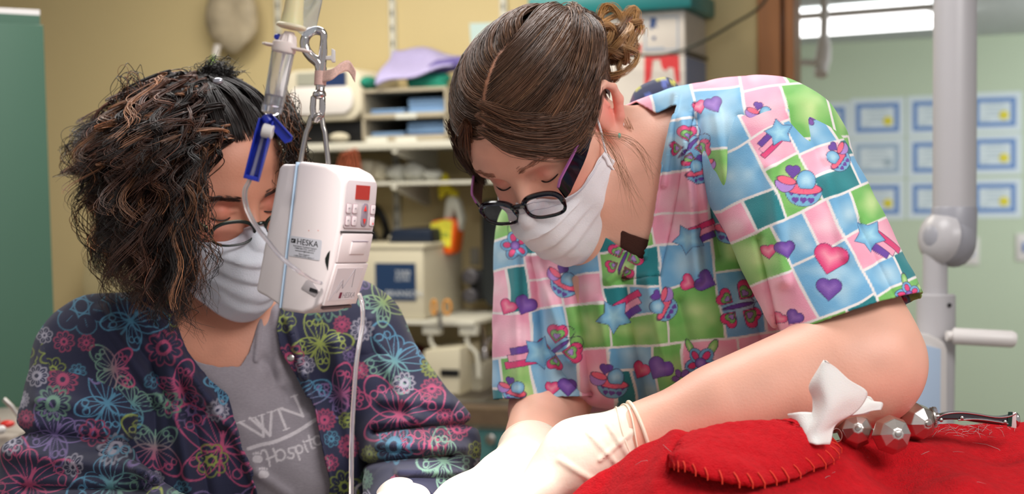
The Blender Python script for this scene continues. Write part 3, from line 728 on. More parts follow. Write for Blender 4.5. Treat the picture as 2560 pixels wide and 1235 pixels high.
cloth('folded_cloth', 'lavender folded cloth draped over the letter trays', 'cloth', f1, M_lav, th=.008)
def f1b(U, V): return bil([wq(980,236,.375), wq(940,218,.365), wq(985,128,.14), wq(1030,150,.14)], U, V)+WZ*(.005*np.sin(U*6))[:,None]
t = thing('towel', 'green rolled towel lying under the lavender cloth', 'towel', wp(wl(1070,224,.3)[0], .3, zt_))
for k, (x, y, r) in enumerate(((1072, 212, .018), (1078, 196, .016), (1070, 203, .022))):
    a_, b_ = wq(x-48, y+3, .3), wq(x+46, y-2, .3)
    MB().tube(spline([a_, a_*.6+b_*.4+WZ*.004, a_*.3+b_*.7, b_], 10), [.6*r]+[r]*8+[.5*r], 16).build('fold', M_teg, t)
MB().ball(wq(922, 208, .3), (.022,.05,.022), 16, ax=(WS, WN, WZ)).build('fold', M_teg, t)
t = thing('folded_cloth', 'dark purple crumpled cloth beside the brown-haired head', 'cloth', wp(wl(1130,200,.3)[0], .25, zt_+.02))
for k in range(5):
    x = 1095+k*17; MB().tube(spline([wq(x-35, 190-k*4, .28), wq(x, 165-k*3, .30), wq(x+30, 160-k*2, .25)], 9), [.008,.014,.016,.017,.018,.017,.016,.012,.006], 12).build('fold', M_dpu, t)
# papers on wall
t = thing('wall_notice', 'pale blue paper notice taped on the wall above the brown-haired head', 'notice', wq(1225, 110, .002))
MB().prism([(0,0),(1,.06),(1.02,1),(-.02,.93)], wq(1178,112,.002), wq(1300,112,.002)-wq(1178,112,.002), WZ*.075, WN*.002).build('paper', mat('pale_blue_paper', (.75,.84,.84), .8), t, smooth=False)
# packets on the thin shelf
M_pack = mat('pale_packet', (.78,.75,.66), .6, noise=.1, nscale=30); M_clear = mat('clear_bag', (.74,.74,.70), .3, noise=.12, nscale=40)
for i, (x, y, rx, ry, m, lb) in enumerate(((926, 432, 22, 30, M_pack, 'cream latex glove pair at the left of the thin shelf'), (952, 434, 22, 26, M_pack, 'cream latex glove pair leaning beside the first'), (995, 442, 30, 22, M_clear, 'clear plastic supply bag in the middle of the thin shelf'), (1040, 438, 34, 22, M_clear, 'pale plastic supply bag right of the clear one'), (1080, 446, 26, 16, M_clear, 'flat white packet at the right of the thin shelf'))):
    s_, _ = wl(x, y, .24); r_ = (rx/F*4.4, .04, ry/F*4.4)
    t = thing('supply_packet', lb, 'packet', wp(s_, .24, z_lo), 'supplies on the thin shelf')
    mb = MB(); mb.ball(wp(s_, .24, z_lo+r_[2]*.96), r_, 20, ax=(unit(WS+WZ*.4*(1 if i < 2 else -.2)), WN, unit(WZ-WS*.4*(1 if i < 2 else -.2)))); V = np.array(mb.v); V += .006*np.stack([vn(V, 40, k) for k in range(3)], 1); V[:,2] = np.maximum(V[:,2], z_lo+.0005)
    mk('bag', V, mb.f, m, t)
t = thing('cable_bundle', 'loops of orange brown cord hanging behind the white pump', 'cord', wq(868, 400, .3))
for k in range(4):
    x = 852+k*9; MB().tube(spline([wq(x-8, 470, .345), wq(x-6, 410, .35), wq(x+8, 384-4*k, .365), wq(x+20, 410, .35), wq(x+22, 470, .345)], 16), .004, 8).build('loop', mat('rust_cord', (.62,.32,.22), .6), t)
# bags above the lettering etc: hanging clear tubing line
# ultrasonic cleaner
sA, zA = wl(905, 790, .36); sB, zB = wl(1058, 618, .36); zA = z_cl+.001
t = thing('ultrasonic_cleaner', 'cream ultrasonic cleaner with navy front panel on low shelf', 'cleaner', wp((sA+sB)/2, .2, zA))
MB().box(wp(sA-.05, .04, zA), (sB-sA+.05)*WS, .32*WN, (zB-zA)*WZ).build('body', M_cream, t, bevel=.008)
MB().box(wp(sA-.055, .035, zB-.005), (sB-sA+.06)*WS, .33*WN, .014*WZ).build('lid', M_cream, t, bevel=.004)
pl, pz0 = wl(940, 750, .362); pr, pz1 = wl(1038, 658, .362)
MB().box(wp(pl, .3605, pz0), (pr-pl)*WS, .003*WN, (pz1-pz0)*WZ).build('front_panel', mat('navy_front', (.12,.22,.36), .4), t, smooth=False)
M_lt = mat('white_print', (.80,.82,.84), .6)
text('BRANSON', .027, wp(pl+.25*(pr-pl), .3642, pz0+.012), WS, WZ, M_lt, t)
text('2200', .026, wp(pl+.5*(pr-pl), .3642, pz1-.040), WS, WZ, M_lt, t); text('ULTRA', .016, wp(pl+.5*(pr-pl), .3642, pz1-.055), WS, WZ, M_lt, t)
MB().prism(rrect(.05,.02,.008), wp(sA+.03, .2, zB+.009), WS, WN, .02*WZ).build('lid_handle', M_cream, t, bevel=.003)
t = thing('dark_tray', 'dark navy tray lying on top of the cream cleaner', 'tray', wq(1030, 618, .2))
MB().prism([(0,0),(1,0),(.97,1),(.1,1)], wp(wl(980,600,.25)[0], .08, zB+.010), WS*.15, WZ*.042, WN*.2).build('shell', mat('navy_tray', (.07,.12,.20), .4), t, bevel=.004)
t = thing('black_cable', 'black coiled cable behind the cream cleaner and pump', 'cable', wq(945, 560, .06))
MB().tube(spline([wq(930,610,.03), wq(900,560,.05), wq(935,515,.06), wq(965,560,.05), wq(955,612,.03)], 24), .009, 10).build('coil', M_black, t)
MB().tube(spline([wq(945,612,.02), wq(925,560,.03), wq(948,530,.05), wq(972,590,.03), wq(978,614,.03)], 24), .012, 10).build('coil', M_black, t)
# spray bottle
M_or = mat('orange_liquid', (.92,.38,.10), .3, noise=.05); M_yel = mat('yellow_plastic', (.88,.82,.12), .45); M_clr = mat('translucent_plastic', (.80,.80,.74), .3)
s_, z_ = wl(1115, 628, .16); zb = zB+.0095
t = thing('spray_bottle', 'orange spray bottle with yellow label and yellow trigger head', 'spray bottle', wp(s_, .16, zb))
k_ = 4.35/F
def BP(px, py, n=.17): s2, z2 = wl(px, py, n); return s2, z2
sx, zx = BP(1112, 632); zoff = 0
t.location = Vector(wp(sx, .17, zx).tolist())
def prof_b(p, o_, d_, nm, m, bev=.01): 
    pts = [BP(*q) for q in p]; return MB().prism([(a, b) for a, b in pts], WO+WN*(o_), WS, WZ, WN*d_).build(nm, m, t, bevel=bev)
prof_b([(1080,590),(1082,625),(1132,636),(1140,630),(1150,560),(1140,545),(1122,545),(1088,552)], .12, .08, 'body', M_or)
prof_b([(1086,558),(1122,548),(1140,552),(1136,618),(1088,606)], .198, .004, 'label', mat('yellow_label', (.85,.82,.25), .5, noise=.2, nscale=60), 0)
prof_b([(1112,546),(1118,505),(1122,492),(1140,490),(1148,505),(1158,545),(1152,580),(1146,545),(1138,522),(1132,546)], .14, .045, 'neck_and_handle', M_clr, .006)
a_ = wq(1134,500,.16); MB().lathe(a_, WZ, [(0,.016),(.028,.016),(.032,.010)], 18).build('cap', M_yel, t)
prof_b([(1100,440),(1112,432),(1128,470),(1138,476),(1138,486),(1118,482),(1100,500),(1096,480)], .15, .025, 'trigger_head', M_yel, .004)
text('1525', .022, wq(1090, 592, .204), WS, WZ, mat('label_green', (.35,.55,.30), .6), t)
# scissors hanging
t = thing('scissors', 'orange handled scissors hanging in front of the cream cleaner', 'scissors', wq(1100, 790, .37))
M_osc = mat('orange_handle', (.85,.58,.22), .4)
for x, q in ((1085, 0), (1118, 1)):
    c_ = wq(x, 768, .40); pts = [c_+WS*(.011*math.cos(a))*(1.1 if q else .7)+WZ*.022*math.sin(a) for a in np.linspace(0, 2*math.pi, 20, endpoint=False)]
    MB().tube(pts, .004, 8, closed=True).build('handle_loop', M_osc, t)
MB().prism([(0,0),(.012,.002),(.02,-.045),(.012,-.06)], wq(1092,780,.40), WS, WZ, WN*.003).build('blade', M_steel, t, smooth=False)
# black dispenser
t = thing('wall_dispenser', 'tall black wall dispenser beside the patterned scrub top', 'dispenser', wq(1225, 770, .01))
pts = [wl(*q, .13) for q in ((1200,560),(1204,745),(1222,768),(1275,768),(1275,500),(1204,500))]
MB().prism(pts, WO+WN*.012, WS, WZ, WN*.118).build('housing', mat('charcoal_plastic', (.13,.15,.16), .45), t, bevel=.01)
MB().wbox(1172, 676, 1206, 752, .11, .07).build('side_bracket', M_black, t, bevel=.01)
for y, rr in ((690, .026), (738, .024)):
    MB().lathe(wq(1182, y, .10), WN, [(0,rr),(.03,rr),(.036,rr*.7),(.036,rr*.4)], 20).build('knob', mat('grey_knob', (.30,.29,.31), .35), t)
t = thing('wall_outlet', 'small grey white wall outlet left of the black dispenser', 'outlet', wq(1185, 650, .01))
MB().wbox(1175, 620, 1197, 662, .008, .007).build('plate', mat('outlet_grey', (.62,.60,.54), .5), t, bevel=.002)
MB().tube(spline([wq(1226,768,.06), wq(1224,820,.05), wq(1214,900,.05), wq(1213,940,.06)], 12), .0025, 6).build('drain_tube', mat('green_tube', (.30,.38,.28), .5), thing('drain_tube', 'thin dark green tube below the black dispenser', 'tube', wq(1214, 940, .05)))
# things on the counter
t = thing('soap_box', 'cream countertop dispenser box with dark slot near the sink', 'box', wp(wl(1105,940,.4)[0], .35, zt))
s_a, _ = wl(1056, 930, .42); s_b, _ = wl(1148, 930, .42); zh = wl(1100, 868, .42)[1]
MB().prism([(0,0),(1,0),(1.04,1),(.03,.92)], wp(s_a, .25, zt+.001), WS*(s_b-s_a), WZ*(zh-zt), WN*.17).build('shell', M_cream, t, bevel=.008)
MB().wbox(1100, 924, 1146, 942, .425, .01).build('slot', M_black, t, bevel=.003)
t = thing('blue_tub', 'light blue tub left of the cream dispenser box', 'tub', wp(wl(1030,930,.3)[0], .3, zt))
c_ = wl(1036, 930, .30)[0]; MB().lathe(wp(c_, .26, zt+.001), WZ, [(0,.045),(.07,.055),(.075,.058),(.075,.05),(.01,.04)], 24).build('tub', mat('sky_blue_plastic', (.40,.62,.76), .4), t)
t = thing('clear_bin', 'translucent plastic bin right of the cream dispenser box', 'bin', wp(wl(1183,930,.3)[0], .3, zt))
s_a, _ = wl(1150, 930, .33); s_b, _ = wl(1205, 930, .33)
MB().prism([(0.1,0),(.9,0),(1.02,1),(-.02,1)], wp(s_a, .18, zt+.001), WS*(s_b-s_a), WZ*.085, WN*.14).build('bin', mat('frosted_plastic', (.66,.64,.58), .4), t, bevel=.004)
t = thing('red_cloth_bundle', 'dark red cloth bundle in shade on the counter left of the cream box', 'cloth', wp(wl(1030,850,.15)[0], .15, zt))
MB().ball(wp(wl(1025,860,.15)[0], .13, zt+.06), (.07,.05,.06), 18, ax=(WS,WN,WZ)).build('bundle', mat('maroon_cloth', (.35,.10,.10), .9, bump=.5), t)
# boxes stacked at the right on the long shelf
s_a, _ = wl(1380, 120, .30); s_b, _ = wl(1712, 120, .30); s_c, _ = wl(1796, 120, .02)
zm = wl(1640, 138, .30)[1]; ztp = wl(1640, 28, .30)[1]
M_card = mat('white_card', (.84,.81,.78), .8, noise=.02); M_red = mat('red_print', (.84,.24,.26), .7); M_bside = mat('slate_blue_card', (.50,.53,.62), .8); M_nav = mat('navy_print', (.22,.32,.52), .7)
def carton(lb, z0, z1, side):
    t = thing('supply_carton', lb, 'carton', wp((s_a+s_b)/2, .17, z0), 'cartons stacked on the shelf')
    MB().box(wp(s_a, .02, z0), (s_b-s_a)*WS, .28*WN, (z1-z0)*WZ).build('box', M_card, t, bevel=.003)
    MB().box(wp(s_b+.0005, .022, z0+.004), .0015*WS, .276*WN, (z1-z0-.008)*WZ).build('side_print', side, t, smooth=False)
    return t
t = carton('lower white carton with red print and slate blue side', z_up+.001, zm-.003, M_bside)
def blob(cx, cy, pts, m, nm, T): return MB().prism([wl(*q, .3) for q in pts], WO+WN*.3006, WS, WZ, WN*.001).build(nm, m, T, smooth=False)
blob(0,0,[(1612,142),(1697,138),(1700,205),(1690,210),(1684,170),(1672,168),(1664,178),(1655,170),(1650,148),(1632,150),(1628,195),(1618,210),(1611,215)], M_red, 'red_print', t)
blob(0,0,[(1600,225),(1706,212),(1706,216),(1600,229)], mat('grey_print', (.6,.58,.6), .8), 'grey_line', t)
t = carton('upper white carton with red print, blue framed picture panel and white side', zm, ztp, mat('grey_white_card', (.70,.67,.62), .8, noise=.06, nscale=30))
blob(0,0,[(1560,48),(1600,44),(1604,52),(1604,84),(1590,72),(1578,86),(1562,84)], M_red, 'red_print', t)
blob(0,0,[(1578,128),(1604,108),(1602,134),(1575,136)], M_red, 'red_print', t)
def frame_(x0,y0,x1,y1,w_,m,T):
    for q in ([(x0,y0),(x1,y0-3),(x1,y0-3+w_),(x0,y0+w_)], [(x0,y1-w_),(x1,y1-w_-3),(x1,y1-3),(x0,y1)], [(x0,y0),(x0+w_,y0),(x0+w_,y1),(x0,y1)], [(x1-w_,y0-3),(x1,y0-3),(x1,y1-3),(x1-w_,y1-3)]): blob(0,0,q,m,'panel_frame',T)
frame_(1612,43,1696,128,3,mat('pale_blue_line', (.62,.68,.76), .8),t)
blob(0,0,[(1626,46),(1636,42),(1643,52),(1638,60),(1645,70),(1636,66),(1630,74),(1624,70)], M_nav, 'navy_figure', t)
blob(0,0,[(1630,92),(1640,92),(1637,100),(1632,99)], M_nav, 'navy_figure', t)
blob(0,0,[(1616,120),(1660,118),(1660,121),(1616,123)], mat('pale_blue_line', (.62,.68,.76), .8), 'print_line', t)
MB().tube([wp(s_b+.006,.3,zm+.004), wp(s_b+.006,.2,zm+.004), wp(s_b+.006,.03,zm+.004)], [.006]*3, 8).build('black_strap', M_black, t)
t = thing('teal_box_lid', 'teal plastic bin with lid on top of the white cartons', 'bin', wp((s_a+s_b)/2, .17, ztp))
M_tbin = mat('teal_plastic', (.10,.45,.46), .4, noise=.03)
MB().box(wp(s_a-.06, .012, ztp+.001), (s_b-s_a+.09)*WS, .33*WN, .055*WZ).build('lid', M_tbin, t, bevel=.006)
MB().box(wp(s_a-.03, .03, ztp+.057), (s_b-s_a+.02)*WS, .26*WN, .20*WZ).build('tub', M_tbin, t, bevel=.01)
t = thing('hanging_cable', 'thin black cable sagging across the cartons to the wooden jamb', 'cable', wq(1600, 138, .36))
MB().tube(spline([wq(1480,140,.36), wq(1570,138,.36), wq(1660,137,.37), wq(1745,110,.37), wq(1830,62,.3), wq(1905,12,.15), wq(1950,-70,.1)], 40), .0042, 8).build('cord', mat('dark_olive_rubber', (.20,.21,.17), .5), t)
# hanging fluid bag at top left
t = thing('hanging_fluid_bag', 'blurred grey fluid bag hanging on the wall with a green tube', 'fluid bag', wq(565, 200, .1))
mb = MB(); U, V = np.meshgrid(np.linspace(0,1,18), np.linspace(0,1,22), indexing='ij'); 
s_a, z_a = wl(508, 128, .1); s_b, z_b = wl(632, -60, .1)
mb = MB(); mb.ball(wp((s_a+s_b)/2, .08, (z_a+z_b)/2), ((s_b-s_a)/2, .035, (z_b-z_a)/2*1.08), 28, ax=(WS,WN,WZ)); V = np.array(mb.v); V += .012*np.stack([vn(V, 18, k) for k in range(3)], 1)
mk('bag', V, mb.f, mat('crinkled_grey_bag', (.66,.61,.52), .6, noise=.28, nscale=14, bump=.8, bscale=30), t)
MB().tube(spline([wq(545,112,.1), wq(541,128,.1), wq(538,142,.1)], 6), .012, 10).build('port', M_white, t)
MB().tube(spline([wq(538,138,.1), wq(528,160,.12), wq(518,190,.12), wq(514,230,.1)], 10), .009, 10).build('green_tube', mat('lime_tube', (.50,.70,.20), .4), t)
# machine behind left woman
t = thing('wall_machine', 'cream rounded machine on the wall behind the curly hair', 'machine', wq(265, 762, .1))
pts = [wl(*q, .18) for q in ((205,764),(200,700),(208,655),(226,622),(260,596),(330,585),(420,585),(420,764))]
MB().prism(pts, WO+WN*.01, WS, WZ, WN*.17).build('housing', mat('cream_enamel', (.76,.71,.55), .5), t, bevel=.02)
MB().wbox(222, 735, 275, 744, .184, .003).build('marking', mat('faint_marking', (.60,.57,.46), .6), t, smooth=False)
# clutter at the lower left
Dl = 2.2
t = thing('instrument_tray', 'steel tray of white tools at the lower left corner', 'tray', P(-30,1180,Dl))
mb = MB(); a_ = P(-220,1172,Dl); mb.box(a_, P(45,1180,Dl)-a_, [0,.28,0], [0,0,.02]); mb.build('tray', M_white, t, bevel=.004)
MB().box(P(-220,1095,Dl+.05), P(22,1098,Dl+.05)-P(-220,1095,Dl+.05), [0,.3,0], [0,0,-.03]).build('ledge', mat('grey_ledge', (.62,.58,.54), .6), t, bevel=.003)
tag(MB().tube([P(-40,1082,Dl), P(8,1074,Dl), P(14,1074,Dl)], [.007,.007,.004], 12).build('pen', M_white), 'white capped pen lying at the left edge of the photo', 'pen')
mb = MB(); mb.ball(P(18,1060,Dl+.05), (.012,.012,.006), 14); tag(mb.build('red_clip', mat('red_plastic', (.78,.12,.08), .4)), 'small red plastic clip beside the white pen', 'clip')
mb = MB(); mb.ball(P(-22,1052,Dl+.1), (.014,.012,.009), 14); tag(mb.build('red_clip', mat('red_plastic', (.78,.12,.08), .4)), 'dark red plastic clip at the very left edge', 'clip')
tag(MB().tube([P(10,998,Dl+.1), P(32,1018,Dl+.1), P(60,1060,Dl+.1)], [.004,.004,.003], 10).build('dental_pick', M_steel), 'thin metal pick standing against the green cabinet', 'tool')
tag(MB().box(P(-200,1290,Dl+.1), P(60,1290,Dl+.1)-P(-200,1290,Dl+.1), [0,.2,0], P(-200,1196,Dl+.1)-P(-200,1290,Dl+.1)).build('green_bin', mat('bright_green_plastic', (.05,.42,.22), .5), bevel=.005), 'bright green bin at the lower left corner', 'bin')
# ================================================================ PEOPLE
M_skin = mat('skin', (.86,.64,.53), .48, noise=.035, nscale=22, bump=.12, bscale=420, attr='Col', sss=.12)
def headframe(u, l, ear_px, ear_loc):
    u = unit(u); l = np.asarray(l, float); l = unit(l-u*(l@u)); f = np.cross(u, l); R = np.stack([l, f, u], 1)   # columns: her right, forward, up
    c = C(*ear_px)-R@np.asarray(ear_loc); return R, c
def head_sdf(S, R, c, g=1.0, ear=True, lidz=0.):
    A = R.T   # rows = axes
    def q(x, y, z): return c+R@(np.array([x, y, z])*g)
    def E(x, y, z, rx, ry, rz, k=.02, op=1): S.ell(q(x,y,z), np.array([rx,ry,rz])*g, k, A, op)
    def K(a, b, ra, rb, k=.012, op=1): S.cone(q(*a), q(*b), ra*g, rb*g, k, op=op)
    E(0,-.015,.035,.0745,.095,.086)
    E(0,.035,.040,.060,.052,.052,.03)
    E(0,.030,-.045,.056,.058,.072,.03)
    for s in (-1, 1):
        K((s*.052,.0,-.065),(s*.012,.066,-.102),.016,.014,.025)
        K((s*.040,.056,-.022),(s*.058,.022,-.012),.018,.014,.02)
        E(s*.034,.050,-.055,.024,.028,.030,.025)
    K((-.012,.068,-.108),(.012,.068,-.108),.017,.017,.02)
    K((-.042,.066,.022),(.042,.066,.022),.013,.013,.018)
    K((-.02,.076,.020),(.02,.076,.020),.010,.010,.016)
    for s in (-1, 1):
        E(s*.031,.090,.001,.019,.014,.013,.012,0)
        E(s*.031,.0655,-.001,.0150,.0150,.0135,.004)
        K((s*.015,.078,.0005),(s*.046,.068,-.001),.0028,.0028,.003)        # upper lid fold
    K((0,.080,.012),(0,.106,-.034),.0065,.0095,.010)
    E(0,.106,-.036,.0105,.010,.009,.006)
    for s in (-1, 1): E(s*.012,.094,-.040,.0075,.009,.0075,.006)
    K((-.016,.084,-.068),(.016,.084,-.068),.006,.006,.008); K((-.013,.082,-.078),(.013,.082,-.078),.0065,.0065,.008)
    if ear:
        for s in (-1, 1):
            e = [(.074,.004,.006),(.079,.004,.022),(.083,-.006,.031),(.087,-.018,.030),(.088,-.026,.018),(.085,-.026,.002),(.080,-.018,-.014),(.076,-.007,-.027)]
            e = [(s*(a+.006*(a > .078)), b*1.12-.001, d*1.08) for a, b, d in e]
            E(s*.077,-.010,.003,.0075,.016,.027,.005)
            for i in range(len(e)-1): K(e[i], e[i+1], .0042 if i < 5 else .0055, .0042 if i < 4 else .006, .003)
            E(s*.077,-.006,-.026,.006,.008,.010,.005)
            K((s*.081,-.016,.022),(s*.084,-.017,.006),.003,.003,.003)
    return q
def world_mesh(name, X, Q, m, parent, col=None, **k):
    N = fnorm(X[:], Q[:2000]); return mk(name, W(X), Q, m, parent, col=col, **k)

# ---------------------------------------------------------------- woman in the patchwork scrub (R)
def headpose(u, l, roll, pitch, bpx, bl, g, yaw=0.):
    """roll about the depth axis, pitch about the ear-to-ear axis, then pin the nose bridge to its place"""
    u = unit(u); l = np.asarray(l, float); l = unit(l-u*(l@u)); R = np.stack([l, np.cross(u, l), u], 1)
    R = np.array(Matrix.Rotation(math.radians(roll), 3, 'Y')) @ R @ np.array(Matrix.Rotation(math.radians(pitch), 3, 'X')) @ np.array(Matrix.Rotation(math.radians(yaw), 3, 'Z'))
    return R, C(*bpx)-R@(np.asarray(bl)*g)
RG = .925
RR, RC = headpose((-.353,-.436,.828), (-.770,.638,.008), -8, -8, (1297,524,1.452), (0,.112,-.014), RG, 2)
neckR = C(1665,470,1.55)
SL, SR = C(1945,420,1.42), C(1400,640,1.66)
EL, ER = C(2178,905,1.27), C(1372,1025,1.58)
WL_, WR_ = C(1452,1142,1.24), C(1312,1188,1.40)
wS = unit(SL-SR); aS = unit(C(1690,300,1.5)-C(1700,1150,1.75)); nS = unit(np.cross(wS, aS))
def bodyR(S, o=0., head=True, arms=True):
    if head:
        q = head_sdf(S, RR, RC, RG)
        S.cone(q(0,-.028,-.045), neckR, .052, .060, .03)
        S.cone(q(0,-.02,-.06), neckR+np.array([0,-.015,0]), .045, .055, .03)
    S.cone(C(1690,600,1.60), C(1710,1150,1.76), .148+o, .142+o, .05, flat=(nS, 1.45))
    S.cone(C(1930,360,1.46), C(1440,560,1.66), .050+o, .050+o, .05)
    S.cone(C(1730,352,1.58), C(1905,345,1.50), .050+o, .052+o, .04)
    S.cone(neckR+np.array([0,.03,0]), SL, .050+o, .056+o, .05); S.cone(neckR+np.array([0,.03,0]), SR, .045+o, .052+o, .05)
    S.cone(C(1650,520,1.555), C(1650,700,1.54), .075+o, .07+o, .05)
    S.ell(C(1790,800,1.49), np.array([.072,.07,.075])+o, .05); S.ell(C(1540,830,1.57), np.array([.072,.07,.075])+o, .05)
    if arms:
        S.cone(SL, EL, .060, .047, .03); S.ell(EL+np.array([.0,.004,-.004]), np.array([.036,.046,.050]), .03)
        S.cone(EL+(WL_-EL)*.12, WL_, .0435, .0275, .02)
        S.cone(EL+(WL_-EL)*.15+np.array([0,.0,.004]), EL+(WL_-EL)*.5, .046, .036, .03)
        S.cone(SR, ER, .052, .041, .03); S.cone(ER, WR_, .0405, .031, .02)
        S.cone(WL_, C(1400,1190,1.25), .0265, .026, .02); S.cone(WR_, C(1275,1215,1.38), .026, .020, .02)
    return S
rootR = thing('person', 'woman with brown pinned up hair, white mask and patchwork print scrub bending over', 'person', W(C(1700,1300,1.75)))
S = bodyR(SDF())
X, Q = skinmesh(S, (-.12,1.12,-.25), (.46,1.95,.24), .0032, 2, (1100,200,2320,1250))
def skin_col(X, R, c, base, blush, g=1.):
    L_ = (X-c)@R/g; col = np.repeat(np.array(base)[None], len(X), 0)
    w = np.exp(-((L_-[0,.108,-.036])**2).sum(1)/.016**2)
    for s in (-1, 1):
        w = np.maximum(w, .7*np.exp(-((L_-[s*.045,.062,-.03])**2).sum(1)/.022**2))
        w = np.maximum(w, .9*np.exp(-((L_-[s*.084,-.016,.0])**2).sum(1)/.024**2))
        w = np.maximum(w, .5*np.exp(-((L_-[s*.031,.078,.004])**2).sum(1)/.012**2))
    w = w[:,None]*.8; col = col*(1-w)+np.array(blush)*w
    return lin(col*(1+.03*vn(X, 60)[:,None]))
colR = skin_col(X, RR, RC, (.91,.69,.60), (.92,.50,.45), RG)
world_mesh('body', X, Q, M_skin, rootR, col=colR)
M_scrub = mat('patchwork_cotton', (.8,.8,.8), .82, noise=.02, nscale=60, bump=.15, bscale=900, attr='Col', sheen=.15)
# prints
def stamp_R(A, lst):
    for k, x, y, r, a in lst:
        r = r*(1.2 if k in ('mu','um','hp','hh','st') else 1.08)
        if k == 'hh': m_heart(A, x-r*.55, y+r*.1, r*.8, a, HOT, (.98,.85,.80)); m_heart(A, x+r*.6, y, r, a, PUR, LAV)
        elif k == 'hp': m_heart(A, x, y-r*.8, r*1.15, a, HOT, (.98,.85,.80)); m_heart(A, x-r*.1, y+r*.75, r*.85, a-.2, PUR, LAV)
        elif k == 'fly': m_fly(A, x, y, r, a)
        elif k == 'st': m_star(A, x, y, r, a)
        elif k == 'mu': m_mush(A, x, y, r, a)
        elif k == 'um': m_mush(A, x, y, r, a, -1)
        elif k == 'fl': m_flower(A, x, y, r, a)
        elif k == 'pf': 
            for j in range(6):
                w = A.win(x, y, r*1.3); sl, XX, YY = w; t = j*1.047; part_(A, sl, elld(XX, YY, .6*r*math.cos(t), .6*r*math.sin(t), .42*r, .3*r, t), (.48,.32,.62))
artT = Art(1180, 180, 2120, 1260, WHT); patchwork(artT, 5, -.12, 80, 165)
stamp_R(artT, [('fly',1722,370,30,.75),('hh',1768,268,25,-.3),('hp',1862,352,25,.5),('um',1745,430,26,.3),('st',1722,598,27,-.5),('um',1825,570,33,-.1),
 ('fly',1842,765,36,1.35),('fl',1752,905,34,.0),('pf',1705,945,24,0),('st',1536,792,30,-.6),('um',1660,770,28,1.1),('fly',1395,875,34,.9),('st',1350,885,30,2.9),
 ('mu',1535,960,32,.1),('hh',1625,925,34,.5),('mu',1412,712,30,.5),('fly',1560,655,28,.4),('fl',1290,615,30,.4),('hh',1290,770,30,.5),('hh',1400,975,28,.0),
 ('mu',1288,985,24,.2),('hh',1745,705,30,-1.2),('st',1920,900,28,.5),('fly',1940,660,30,2.),('hp',1480,560,24,0),('mu',1900,300,24,.2),('pf',1990,420,24,0),
 ('fly',1650,1090,34,.5),('hh',1760,1050,30,.3),('st',1450,1100,30,0)])
artS = Art(1800, 180, 2400, 960, WHT); patchwork(artS, 12, -.42, 80, 165)
stamp_R(artS, [('mu',1990,478,38,.05),('hh',1925,628,26,-.1),('hp',2045,690,38,.25),('st',2142,592,28,.6),('st',1938,338,24,2.3),('um',2080,405,26,.9),('fl',2228,735,26,.4),('hh',1945,790,22,.6),('hh',1985,262,22,.2),('pf',2010,300,20,0),('fly',2260,560,30,1)])
def colsR(A, X):
    u = 1280+X[:,0]/X[:,1].clip(1.2,1.75)*F*1.0; k = 1.44
    u = 1280+(X[:,0])/k*F+ (X[:,0]*0); v = 617.5-X[:,2]/k*F
    # local mean depth differs across the torso: oblique planar map
    dep = X[:,1]-k; u = u-(u-1280)*dep*.55; v = v-(v-617.5)*dep*.55
    return lin(A.sample(u, v))
def folds(lst):
    L_ = np.array(lst, float)
    def post(p, d):
        m = np.abs(d) < .03
        if not m.any(): return d
        q = p[m]; px, py = topx(q); e = np.zeros(len(q))
        for x0, y0, x1, y1, w, a in L_: e += a*np.exp(-(seg_d(px, py, x0, y0, x1, y1)/w)**2)
        e += .0022*vn(q*np.array([1,1,.6]), 17., 4)+.0012*vn(q, 45., 5)
        d = d.copy(); d[m] -= e; return d
    return post
vneck = [(1500,200),(1600,262),(1640,285),(1690,262),(1676,310),(1652,420),(1630,560),(1606,648),(1560,622),(1470,560),(1400,470),(1330,400),(1330,200)]
S = SDF()
bodyR(S, .010, head=False, arms=False)
S.cone(SL+np.array([-.014,.006,.002]), SL+(EL-SL)*.25, .057, .052, .04); S.cone(SR, SR+(ER-SR)*.3, .060, .055, .03)
foldsR = [(1705,300,1745,700,13,.006),(1745,300,1800,640,13,-.005),(1790,285,1825,540,12,.003),(1850,300,1850,520,15,-.002),(1690,240,1660,460,8,.003),
 (1900,560,1960,820,15,.006),(1860,600,1900,860,15,-.005),(1930,640,2000,860,12,-.005),(1560,700,1620,1000,16,-.005),(1620,700,1680,1000,16,.005),(1700,760,1760,1000,16,-.004),
 (1340,640,1420,900,15,.005),(1440,700,1480,980,15,-.006),(1500,760,1540,1000,14,.004),(1300,700,1340,980,13,-.004),(1650,420,1612,640,7,.003),(1600,640,1520,700,10,.003),(1738,262,1712,400,4,-.0022),(1712,400,1680,560,4,-.0022),(1680,560,1650,690,4,-.0022),(1650,690,1560,700,4,-.002)]
foldsR = [(a,b,c,d,e,g*1.6) for a,b,c,d,e,g in foldsR]
S.post = folds(foldsR)
def dropR(X):
    px, py = topx(X); d = polyd(px, py, vneck)
    front = X[:,1] < 1.56+.10*((py-260)/400)
    nk = np.linalg.norm(X-(neckR+np.array([0,0,.02])), axis=1)
    g = np.where(front & (d < 0), 1., -1.)
    g = np.where((nk < .058) & (X[:,2] > neckR[2]-.03), 1., g)
    return g
X, Q = skinmesh(S, (-.07,1.33,-.26), (.36,1.95,.2), .0036, 3, (1180,180,2150,1120), dropR)
X = smooth_boundary(X, Q)
top = world_mesh('scrub_top', X, Q, M_scrub, rootR, col=colsR(artT, X), solid=.0015)
